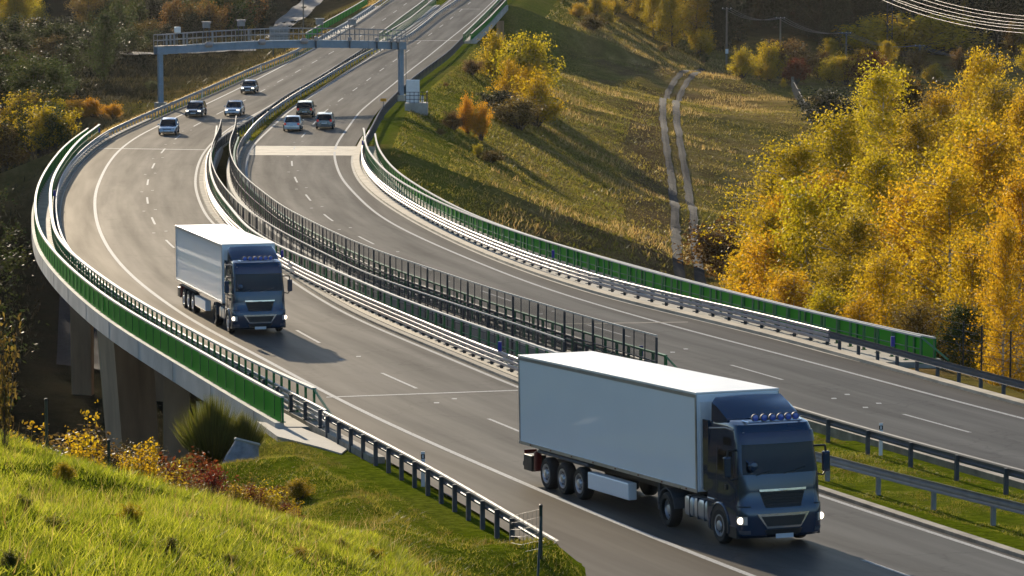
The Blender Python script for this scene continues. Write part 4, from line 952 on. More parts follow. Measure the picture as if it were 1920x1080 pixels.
# ------------------------------------------------------------ toll gantry
def build_gantry():
    a = pt(292, 103, 362); b = pt(757, 93, 374); a, b = Vector(a), Vector(b)
    t = empty('toll_gantry', (float(a.x), float(a.y), tz(a.x, a.y) - .2)); tag(t, 'blue grey toll gantry with walkway spanning both carriageways above the cars', 'gantry')
    inv = Matrix.Translation(-t.location)
    def put(o, par=None): o.parent = par or t; o.matrix_parent_inverse = inv if par is None else Matrix.Translation(-t.location) ; return o
    d = (b - a); Lh = d.length; u = d.normalized(); n = Vector((-u.y, u.x, 0)).normalized(); N = 26
    P = [a + d * (i / N) + Vector((0, 0, .45 * math.sin(math.pi * i / N))) for i in range(N + 1)]
    R = Matrix((u, n, Vector((0, 0, 1)))).transposed()
    m = MB()
    for w in (-.55, .55):
        for p, q in zip(P[:-1], P[1:]):
            c = (p + q) / 2 + n * w + Vector((0, 0, .42)); m.box(c, ((q - p).length + .03, .1, .8), R)
            for z in (.06, .8): m.box(c + Vector((0, 0, z - .42)), ((q - p).length + .03, .24, .06), R)
    put(m.build('box_beam', 'gantry'))
    for p in P[::2]: put(MB().box(p + Vector((0, 0, .42)) - n * .62, (.07, .07, .72), R).build('stiffener', 'gantry'))
    put(MB().box((a + b) / 2 + Vector((0, 0, .95)), (Lh, 1.0, .04), R).build('walkway_floor', 'galvdark')) 
    for w in (-.6, .6):
        m = MB()
        for z in (1.5, 2.1): m.pipe([p + n * w + Vector((0, 0, z)) for p in P], .045)
        put(m.build('handrail', 'galv'))
        for p in P: put(MB().tube(p + n * w + Vector((0, 0, .8)), p + n * w + Vector((0, 0, 2.1)), .035).build('handrail_post', 'galv'))
    for p, e in ((a + u * .5, 1), (b - u * .35, -1)):
        z0 = tz(p.x, p.y) - .3
        put(MB().box((p.x, p.y, (z0 + p.z) / 2 + .1), (.5, .5, p.z - z0 + .25), R).build('column', 'gantry', bevel=.03))
        put(MB().box((p.x, p.y, z0 + .5), (1.1, 1.1, .9), R).build('column_base', 'concrete', bevel=.03))
    p = b + u * .1; m = MB(); z0 = tz(p.x, p.y) + 1.8
    for s in (-.18, .18): m.tube((p.x + .15, p.y + s, z0), (p.x + .15, p.y + s, p.z + .3), .025)
    for i in range(16): z = z0 + i * (p.z - z0) / 16; m.tube((p.x + .15, p.y - .18, z), (p.x + .15, p.y + .18, z), .015, n=4)
    put(m.build('ladder', 'galvdark'))
    def P_(px): t_ = (px - 292) / (757 - 292); return a + d * t_ + Vector((0, 0, .45 * math.sin(math.pi * max(0, min(1, t_)))))
    for i, px in enumerate((332, 385, 449, 596, 658)):                 # cameras and antennas standing above the handrail
        p = P_(px); top = 2.9 if i else 2.6
        if i: put(MB().tube(p + u * .3 + Vector((0, 0, .9)), p + u * .3 + Vector((0, 0, top)), .05).tube(p - u * .3 + Vector((0, 0, .9)), p - u * .3 + Vector((0, 0, top)), .05).build('mast', 'galvdark'))
        o = put(MB().box(p + Vector((0, 0, top - .1)), (.75 if i else .6, .5, .62), R).build('sensor_box', 'white' if not i else 'galv', bevel=.05))
        if i:
            put(MB().box(p + Vector((0, 0, top + .25)), (1.0, .6, .05), R).build('sensor_cover', 'galv'))
            put(MB().lathe([(0, .1), (.3, .14), (.34, .1)], p + u * .35 + Vector((0, 0, top + .2)) - n * .2, (0, -1, -.2), 10).lathe([(0, .1), (.3, .14), (.34, .1)], p - u * .35 + Vector((0, 0, top + .2)) - n * .2, (0, -1, -.2), 10).build('camera_head', 'galvwhite', smooth=True))
    for px in (385, 483, 562):
        p = P_(px) - n * .75 + Vector((0, 0, .75)); put(MB().lathe([(-.45, .1), (-.3, .3), (.3, .3), (.45, .1)], p, u, 12).build('antenna_dome', 'galvwhite', smooth=True))
    for px in (584, 648, 700, 728, 741):
        p = P_(px) - n * .8 + Vector((0, 0, 1.0)); put(MB().box(p, (.36, .35, .45), R).build('reader_box', 'galvwhite', bevel=.05)); put(MB().box(p - Vector((0, 0, .55)), (.12, .12, .9), R).build('bracket', 'galvdark'))
    for px in (312, 319, 326, 343, 349, 396, 463): p = P_(px); put(MB().box(p + Vector((0, 0, 1.5)), (.13, .3, 1.1), R).build('cabinet', 'galv'))
build_gantry()
p = bp(781, 205, -.2); x, y = p[0], p[1]; z = tz(x, y)
t = empty('service_platform', (x, y, z)); tag(t, 'concrete service platform with white cabinet and mesh railing at the right gantry column', 'platform')
MB().box((0, 0, .3), (2.4, 2.6, 1.3)).build('base', 'concrete', t, bevel=.04); MB().box((-.4, .7, 2.1), (1.4, .8, 2.4)).build('cabinet', 'white', t, bevel=.04)
m = MB()
for a, b in (((1.1, -1.2), (1.1, 1.2)), ((-1.1, -1.2), (1.1, -1.2))):
    for z in (1.35, 1.75, 2.1): m.tube((*a, z), (*b, z), .03)
    for i in range(6): q = Vector(a) + (Vector(b) - Vector(a)) * i / 5; m.tube((q.x, q.y, .9), (q.x, q.y, 2.1), .03)
m.build('railing', 'darksteel', t); MB().box((1.14, 0, 1.6), (.03, 2.4, .95)).build('mesh_panel', 'mesh', t)
p = hit(792, 198); t = empty('marker_post', tuple(p)); tag(t, 'short white marker post on the grass right of the gantry platform', 'post'); MB().tube((0, 0, -.2), (0, 0, 1.0), .14, n=12).build('post', 'white', t, True); MB().lathe([(0, .16), (.06, .14), (.09, .02)], (0, 0, 1.0), (0, 0, 1), 12).build('cap', 'galv', t)
p = bp(719, 226, -.3); t = empty('small_sign', (p[0], p[1], tz(p[0], p[1]))); tag(t, 'small orange sign on a post beside the dark guard rail below the gantry', 'sign')
MB().tube((0, 0, -.2), (0, 0, 2.1), .035).build('post', 'galvdark', t); MB().box((0, -.05, 2.0), (.6, .04, .3)).build('board', simple('orange_sign', (.75, .3, .01), .5, var=.05), t, bevel=.01)
# back of a big road sign beyond the gantry
p = pt(523, 84, 470); t = empty('road_sign', (p[0], p[1], tz(p[0], p[1]))); tag(t, 'large grey road sign seen from behind, above the gantry walkway', 'road sign')
zt = CAMH + ray(523, 50)[2] * 470 - t.location.z; MB().box((0, 0, zt - 1.3), (2.6, .05, 2.6)).build('board', 'galv', t)
m = MB()
for s in (-.8, .8): m.tube((s, .1, -.3), (s, .1, zt), .07)
m.build('post', 'galvdark', t); m = MB()
for z in (.6, 1.3, 2.0): m.box((0, -.05, zt - z), (2.6, .04, .06))
m.build('brace', 'galvdark', t)

# ------------------------------------------------------------ wooden poles, overhead lines, mast, fences
def pole(px, yt, yb, Z, label, arm=.8, mat='wood'):
    a = pt(px, yb, Z); b = pt(px, yt, Z); zb = tz(a[0], a[1]); t = empty('utility_pole', (a[0], a[1], zb)); tag(t, label, 'utility pole', 'wooden utility poles')
    H = b[2] - zb; MB().tube((0, 0, -.5), (0, 0, H), .2, .14, 10).build('pole', mat, t, True); MB().box((0, 0, H - .15), (arm * 2, .12, .12)).build('crossarm', 'galvdark', t)
    m = MB()
    for s in (-1, 0, 1): m.lathe([(0, .05), (.1, .09), (.2, .05)], (s * arm * .9, 0, H - .1), (0, 0, 1), 8)
    m.build('insulator', 'white', t); return Vector((a[0], a[1], zb + H)), t
pl = []
for a in ((1362, 15, 122, 600, 'tall utility pole with a small white box, at the forest edge by the track'), (1463, 33, 75, 606, 'utility pole behind the round brown bush'), (1586, 61, 146, 600, 'utility pole between the yellow bushes and the dark round bush'),
          (1724, 85, 130, 596, 'short utility pole behind the golden tree crowns'), (1862, 101, 140, 592, 'rightmost utility pole, mostly hidden by golden tree tops'), (2050, 125, 160, 586, 'utility pole at the right picture edge')):
    pl.append(pole(*a))
MB().box((.05, -.25, 2.3), (.5, .3, .8)).build('meter_box', 'white', pl[0][1]); pl[0][1]['label'] = 'tall utility pole with small white box at the forest edge beside the track'
def wires(name, label, A_, B_, offs, sag, mat, r=.02, n=14):
    m = MB()
    for dx, dz in offs:
        pts = []
        for i in range(n + 1):
            s = i / n; q = A_.lerp(B_, s) + Vector((dx, 0, dz - sag * 4 * s * (1 - s))); pts.append(q)
        m.pipe(pts, r, 4)
    o = m.build(name, mat); tag(o, label, 'wires'); return o
wl = ['overhead wires from the tall pole to the pole behind the brown bush', 'overhead wires from the brown bush pole to the pole by the yellow bushes', 'overhead wires above the dark round bush', 'overhead wires above the golden tree crowns', 'overhead wires running out of the picture at the right']
for i in range(5): wires('overhead_wires', wl[i], pl[i][0], pl[i+1][0], ((-.7, .1), (.0, .12), (.7, .1)), 1.2, 'galv', .024)
a, b = Vector(pt(1640, -18, 420)), Vector(pt(2120, 40, 330))
wires('power_lines', 'bundle of bright high voltage lines across the top right corner', a, b, ((0, 0), (.3, -.35), (0, -.75), (1.5, .55), (1.5, .95), (0.8, .25)), 2.0, 'galvwhite', .013, 24)
p = pt(1668, 60, 606); t = empty('lattice_mast', (p[0], p[1], tz(p[0], p[1]))); tag(t, 'slim dark lattice mast rising among the trees at the top right', 'mast')
H = CAMH + ray(1668, -30)[2] * 606 - t.location.z; m = MB(); w = .45
for s, q in ((-1, -1), (1, -1), (1, 1), (-1, 1)): m.tube((s*w, q*w, -1), (s*w, q*w, H), .06, n=4)
k = int(H / .9)
for i in range(k):
    z = i * .9
    for q in (-1, 1): m.tube((-w, q*w, z), (w, q*w, z + .9), .035, n=4).tube((w, q*w, z), (-w, q*w, z + .9), .035, n=4)
m.build('lattice', 'darksteel', t)
p = pt(569, 60, 540); t = empty('utility_pole', (p[0], p[1], tz(p[0], p[1]))); tag(t, 'slim dark pole beside the grey track left of the far bridge', 'utility pole'); MB().tube((0, 0, -.5), (0, 0, CAMH + ray(567, -2)[2] * 540 - t.location.z), .12, .09, 8).build('pole', 'wood', t); MB().box((0, 0, 6.5), (.5, .1, .1)).build('crossarm', 'wood', t)
# plank fence on the meadow
A_, B_ = hit(1486, 165), hit(1522, 232); t = empty('plank_fence', tuple(A_)); tag(t, 'weathered plank fence at the edge of the meadow left of the golden trees', 'fence')
for i in range(15):
    q = A_ + (B_ - A_) * i / 14; z = tz(q[0], q[1]); MB().box((0, 0, .7), (.5, .12, 2.2)).build('plank', 'wood', t).location = Vector((q[0], q[1], z)) - t.location
MB().tube((0, 0, 1.3), Vector(B_) - Vector(A_) + Vector((0, 0, 1.3)), .06).build('rail', 'wood', t)
# wire fence posts on the near bank
def fpost(px, yt, yb, Z, label, lean=0):
    b = pt(px, yb, Z); z = tz(b[0], b[1]); top = pt(px, yt, Z)[2]; t = empty('fence_post', (b[0], b[1], z)); tag(t, label, 'fence post', 'dark green fence posts on the near bank')
    MB().tube((lean, 0, -.3), (0, 0, top - z), .042, n=10).build('post', simple('dark_green_post', (.012, .03, .024), .4), t); MB().lathe([(0, .046), (.05, .046), (.07, .02)], (0, 0, top - z), (0, 0, 1), 10).build('cap', 'black', t)
    return Vector((b[0], b[1], top))
fpost(88, 750, 862, 89, 'dark green fence post standing at the far left between yellow saplings')
fpost(205, 827, 914, 86.5, 'dark green fence post right of the tall yellow sapling')
f1 = fpost(1014, 948, 1085, 86, 'dark green fence post with diagonal strut beside the guard rail terminal')
f2 = fpost(958, 1027, 1062, 88, 'short dark fence post left of the strutted one')
z = f1.z; tag(MB().tube((f1.x, f1.y - .02, z - .25), (f1.x - .1, f1.y - 1.6, tz(f1.x - .1, f1.y - 1.6) - .1), .03).build('strut', simple('strut_green', (.012, .03, .024), .4)), 'thin strut leaning against the fence post beside the guard rail terminal', 'strut')
m = MB(); g = Vector((f1.x - 1.55, f1.y + 4, 0)); g.z = tz(g.x, g.y)
for i in range(9): m.pipe([Vector((f1.x, f1.y, z - .05 - i * .2)), Vector((f1.x - .5, f1.y + 1, z - .25 - i * .2 - .1)), Vector((f2.x, f2.y, z - .6 - i * .17))], .004, 3)
for i in range(7): s = i / 7; m.tube(Vector((f1.x, f1.y, z - .05)).lerp(Vector((f2.x, f2.y, z - .6)), s), Vector((f1.x, f1.y, z - 1.8)).lerp(Vector((f2.x, f2.y, z - 2.0)), s), .005, n=3)
tag(m.build('wire_mesh', 'galvdark'), 'thin sagging wire mesh hanging from the strutted fence post', 'wire fence')
# wire fence beyond the right parapet end
t = empty('wire_fence', tuple(bp(1800, 690))); tag(t, 'thin wire fence with dark posts at the foot of the right birches', 'fence')
Pw = [Vector(bp(x, y)) for x, y in ((1770, 672), (1815, 682), (1850, 690), (1905, 702), (1990, 722))]
for q in Pw:
    q.y += 1.6; q.z = float(zroad(q.y)) - .25
for q in Pw[1:]: MB().tube((0, 0, -.3), (0, 0, 1.9), .04).build('post', 'black', t).location = q - t.location
m = MB()
for k in range(6): m.pipe([q - t.location + Vector((0, 0, .3 + k * .3)) for q in Pw], .012, 3)
m.build('wire', 'galvdark', t)
# concrete drain collar
p = pt(455, 842, 113.5); t = empty('concrete_drain', (p[0], p[1], p[2] - .35)); tag(t, 'weathered grey concrete drain collar leaning beside the green broom bush', 'drain')
t.rotation_euler = (math.radians(-10), math.radians(14), 0)
MB().lathe([(-.8, .74), (0, .58), (.45, .43), (.62, .4), (.62, .34), (.3, .34), (-.2, .36)], (0, 0, 0), (0, 0, 1), 24).build('collar', simple('drain_concrete', (.2, .21, .23), .8, var=.35, bump=.5), t, True)
MB().lathe([(0, .44), (.05, .455), (.1, .42), (.1, .36)], (0, 0, .56), (0, 0, 1), 24).build('rim', 'concrete', t, True)
HAZE = .00002

# ------------------------------------------------------------ vegetation
def leaf_quads(Pc, size, R, aspect=.55, up=0.0):
    n = len(Pc); u = R.normal(size=(n, 3)); u[:, 2] += up; u /= np.linalg.norm(u, axis=1)[:, None]
    w = R.normal(size=(n, 3)); v = np.cross(u, w); v /= np.linalg.norm(v, axis=1)[:, None]
    s = (size * R.uniform(.6, 1.35, n))[:, None]
    V = np.stack([Pc - u * s * .5, Pc + v * s * aspect * .5, Pc + u * s * .5, Pc - v * s * aspect * .5], 1).reshape(-1, 3)
    return V, np.arange(n * 4).reshape(n, 4)
def make_tree(kind, seed, mat, bark):
    R = np.random.default_rng(seed); m = MB(); C = []
    if kind in ('birch', 'broad'):
        H = 14.0; Rr = 3.6 if kind == 'birch' else 5.2; t0 = .07
        lean = R.normal(0, .35, 2); nseg = 9
        tp = [Vector((lean[0] * (i / nseg) ** 1.5 + R.normal(0, .08), lean[1] * (i / nseg) ** 1.5 + R.normal(0, .08), H * .96 * i / nseg)) for i in range(nseg + 1)]
        r0 = .17 if kind == 'birch' else .24
        for i in range(nseg): m.tube(tp[i], tp[i+1], r0 * (1 - i / nseg * .92), r0 * (1 - (i + 1) / nseg * .92), 7, False)
        lobes = R.uniform(0, 6.28, 3)
        for k in range(62 if kind == 'birch' else 70):
            t = t0 + (1 - t0) * ((k + R.uniform()) / 66) ** .85; t = min(t, .985); i = int(t * nseg * .999); p = tp[i].lerp(tp[i+1], t * nseg - i)
            a = R.uniform(0, 6.28); q = (t - t0) / (1 - t0)
            env = (math.sin(math.pi * min(1, q * .7 + .29)) ** .7) * (1 - .15 * q)
            L = Rr * env * R.uniform(.45, 1.2) * (1 + .3 * math.sin(a * 2 + lobes[0]))
            el = math.radians(R.uniform(5, 45) + 14 * q); d = Vector((math.cos(a) * math.cos(el), math.sin(a) * math.cos(el), math.sin(el)))
            b = p + d * L * .55; e = b + (d + Vector((0, 0, -.25 if kind == 'birch' else .05))).normalized() * L * .5
            m.tube(p, b, .05 * (1.1 - q), .03, 4, False).tube(b, e, .03, .012, 4, False)
            for j in range(9):
                s = R.uniform(.22, 1.05); c = p.lerp(b, s * 1.8) if s < .55 else b.lerp(e, (s - .55) / .45)
                C.append((c.x + R.normal(0, .3), c.y + R.normal(0, .3), c.z + R.normal(0, .28)))
        C = np.array(C); k = 34 if kind == 'birch' else 24; size, sp = (.15, .33) if kind == 'birch' else (.24, .42)
        Pc = np.repeat(C, k, 0) + R.normal(size=(len(C) * k, 3)) * np.array([sp, sp, sp * 1.1]) * np.repeat(R.uniform(.5, 1.3, len(C)), k)[:, None]
    elif kind == 'conifer':
        H = 16.0; m.tube((0, 0, -.3), (0, 0, H * .98), .22, .03, 7, False); Pc = []
        for k in range(40):
            z = H * (.06 + .93 * (k / 40) ** .95); L = 3.1 * (1 - z / H) ** .8 + .15; nb = 9
            for j in range(nb):
                a = 6.28 * (j + R.uniform(-.4, .4)) / nb + k; LL = L * R.uniform(.65, 1.15); e = np.array([math.cos(a) * LL, math.sin(a) * LL, z - LL * .28])
                s = R.uniform(.1, 1, 26)[:, None]; p0 = np.array([0, 0, z]); Pc.append(p0 * (1 - s) + e * s + R.normal(0, .13, (26, 3)) * (1.3 - s * .5))
        Pc = np.concatenate(Pc); size = .42
    elif kind == 'bush':
        H = 4.0; Rr = 2.3
        for k in range(34):
            a = R.uniform(0, 6.28); el = math.radians(R.uniform(22, 88)); L = R.uniform(.7, 1.12)
            d = Vector((math.cos(a) * math.cos(el) * Rr, math.sin(a) * math.cos(el) * Rr, math.sin(el) * H * .97)) * L; b = d * .5 + Vector((0, 0, .25))
            m.tube((0, 0, -.2), b, .05, .03, 4, False).tube(b, d, .03, .01, 4, False)
            for j in range(11): c = b.lerp(d, R.uniform(-.3, 1.05)); C.append((c.x + R.normal(0, .2), c.y + R.normal(0, .2), max(.15, c.z + R.normal(0, .2))))
        C = np.array(C); k = 22; size = .15
        Pc = np.repeat(C, k, 0) + R.normal(size=(len(C) * k, 3)) * .2
    elif kind == 'sapling':                         # thin upright shoots with sparse large leaves
        H = 2.2
        for k in range(13):
            a = R.uniform(0, 6.28); o = R.uniform(.05, .5); h = H * R.uniform(.35, 1); e = Vector((math.cos(a) * o, math.sin(a) * o, h))
            m.tube((0, 0, -.2), e, .012, .005, 4, False)
            for j in range(int(28 * h / H) + 6):
                s = R.uniform(.25, 1.02); C.append((e.x * s + R.normal(0, .07), e.y * s + R.normal(0, .07), e.z * s + R.normal(0, .05)))
        Pc = np.array(C); Pc = np.concatenate([Pc, Pc + R.normal(0, .06, Pc.shape)]); size = .1
    elif kind == 'broom':
        H = 1.9; V = []
        n = 5200; a = R.uniform(0, 6.28, n); el = np.radians(R.uniform(35, 90, n)); L = R.uniform(.45, 1.05, n) * H
        d = np.c_[np.cos(a) * np.cos(el) * 1.15, np.sin(a) * np.cos(el) * 1.15, np.sin(el)]; e = d * L[:, None]; b = e * R.uniform(.25, .7, n)[:, None]
        e[:, 2] += .12; w = R.normal(size=(n, 3)) * .012
        Vv = np.stack([b - w, b + w, e], 1).reshape(-1, 3)
        for k in range(30): q = e[k * 50]; m.tube((0, 0, -.2), q * .6, .02, .008, 4, False)
        return m.mesh('trunk', bark), fast_mesh('foliage', Vv, np.arange(n * 3).reshape(n, 3), mat), H
    if kind == 'sparse': pass
    V, Fc = leaf_quads(Pc, size, R, .6 if kind != 'conifer' else .4, 0)
    return m.mesh('trunk', bark), fast_mesh('crown', V, Fc, mat), float(H if kind in ('sapling',) else max(Pc[:, 2].max() - .25, H * .9))
PROTO = {k: [make_tree(k, 100 + i * 7 + len(k), mt, bk) for i in range(n)] for k, n, mt, bk in (('birch', 5, 'lf_gold', 'birch'), ('broad', 4, 'lf_olive', 'bark'), ('conifer', 3, 'needle', 'bark'),
         ('bush', 4, 'lf_yel', 'bark'), ('sapling', 3, 'lf_gold', 'bark'), ('broom', 1, 'broom', 'bark'))}
VR = random.Random(5); NM = {'birch': 'birch_tree', 'broad': 'leafy_tree', 'conifer': 'conifer_tree', 'bush': 'bush', 'sapling': 'sapling', 'broom': 'broom_bush'}
CATS = {'birch': 'tree', 'broad': 'tree', 'conifer': 'tree', 'bush': 'bush', 'sapling': 'sapling', 'broom': 'bush'}
def plant(kind, x, y, H, mat, label, group=None, wf=1.0, name=None, sink=0.0, var=None):
    tm, cm, H0 = PROTO[kind][VR.randrange(len(PROTO[kind])) if var is None else var]
    t = empty(name or NM[kind], (x, y, tz(x, y) - .1 - sink)); s = H / H0; t.scale = (s * wf, s * wf, s); t.rotation_euler = (0, 0, VR.uniform(0, 6.28))
    tag(t, label, CATS[kind], group)
    link('trunk', tm, t); c = link('foliage' if kind in ('bush', 'broom') else 'crown', cm, t)
    if mat: c.material_slots[0].link = 'OBJECT'; c.material_slots[0].material = M[mat]
    return t
def veg(kind, px, ytop, Z, mat, label, wf=1.0, group=None, ybot=None):
    a = pt(px, ytop, Z); H = a[2] - tz(a[0], a[1])
    return plant(kind, a[0], a[1], max(.4, H), mat, label, group, wf)
# golden wood on the right: px, top, depth, kind, leaves, width factor, label
GW = 'golden trees on the right below the motorway'
for a in [
 ('birch', 1400, 452, 214, 'lf_gold', 1.0, 'low orange-gold tree at the left end of the golden wood'),
 ('bush', 1395, 395, 300, 'lf_brown', 1.50, 'brown bush between the farm track and the golden wood'),
 ('birch', 1462, 372, 210, 'lf_yel', 1.0, 'slim yellow-green tree behind the leftmost orange-gold tree'),
 ('birch', 1500, 238, 246, 'lf_yel', 1.2, 'tall yellow-green tree, left shoulder of the golden wood'),
 ('birch', 1560, 192, 262, 'lf_yel', 1.15, 'bright yellow tree right of the plank fence'),
 ('birch', 1535, 320, 200, 'lf_yel', 1.1, 'yellow-green birch in the middle of the wood left part'),
 ('birch', 1600, 372, 186, 'lf_olive', 1.2, 'greener birch in the middle of the golden wood'),
 ('birch', 1655, 105, 300, 'lf_yel', 1.15, 'yellow crown rising left of the brown crowned tree at the wood top'),
 ('birch', 1645, 265, 226, 'lf_yel', 1.1, 'broad yellow birch at the centre of the golden wood'),
 ('birch', 1712, 190, 262, 'lf_olive', 1.1, 'olive and gold crown in the upper middle of the wood'),
 ('broad', 1705, 115, 320, 'lf_brown', 0.88, 'reddish brown crown at the top of the golden wood'),
 ('birch', 1760, 150, 290, 'lf_gold', 1.0, 'gold crown beside the tallest spire of the wood'),
 ('birch', 1838, 82, 300, 'lf_gold', .85, 'tallest golden spire at the top right of the wood'),
 ('birch', 1800, 200, 240, 'lf_yel', 1.1, 'yellow tree right below the tallest golden spire'),
 ('birch', 1882, 130, 270, 'lf_olive', 1.1, 'olive yellow crown near the right picture edge at the wood top'),
 ('birch', 1925, 160, 250, 'lf_gold', 1.1, 'gold crown cut by the right picture edge, upper one'),
 ('birch', 1720, 330, 196, 'lf_gold', 1.15, 'deep gold birch in the right middle of the wood'),
 ('birch', 1790, 290, 184, 'lf_gold', 1.1, 'brownish gold birch beside the rightmost trunks'),
 ('birch', 1665, 440, 172, 'lf_gold', 1.1, 'gold birch just behind the green parapet, centre'),
 ('birch', 1560, 470, 180, 'lf_olive', 1.1, 'olive gold birch behind the green parapet left of centre'),
 ('birch', 1490, 490, 194, 'lf_gold', 1.2, 'orange-gold birch behind the green parapet far left'),
 ('birch', 1870, 215, 190, 'lf_gold', 1.1, 'large gold birch with visible dark limbs near the right edge'),
 ('birch', 1915, 300, 158, 'lf_gold', .9, 'gold birch with pale trunk beside the wire fence'),
 ('birch', 1885, 380, 152, 'lf_gold', .7, 'slender birch with white trunk just behind the wire fence'),
 ('birch', 1830, 420, 163, 'lf_gold', 1.0, 'gold birch above the end of the green parapet'),
 ('birch', 1620, 530, 165, 'lf_gold', 1.1, 'low gold tree touching the green parapet top'),
 ('birch', 1545, 548, 172, 'lf_yel', 1.30, 'yellow bush just above the middle of the green parapet'),
 ('birch', 1800, 560, 160, 'lf_green', 1.40, 'dark green bush behind the end of the green parapet'),
 ('birch', 1735, 545, 162, 'lf_brown', 1.30, 'brownish bush left of the dark green one'),
 ('birch', 1960, 220, 200, 'lf_gold', 1.1, 'gold birch cut by the right picture edge, lower one'),
 ('birch', 1450, 300, 262, 'lf_olive', .9, 'thin olive tree at the left rim of the golden wood')]:
    k, px, yt, Z, mt, wf, lb = a; veg(k, px, yt, Z, mt, lb, wf, GW if k == 'birch' else None)
R9 = random.Random(11)
for i in range(22):                                # further trees filling the golden wood
    px = R9.uniform(1430, 1990); yt = 175 + (1990 - px) * .12 + R9.uniform(0, 330); Z = 290 - (yt - 170) * .33 + R9.uniform(-8, 8)
    veg('birch', px, yt, max(160, Z), ['lf_gold', 'lf_yel', 'lf_olive', 'lf_gold'][i % 4], 'leafy golden birch in the thick of the golden wood', 1.15, 'birches in the thick of the golden wood')
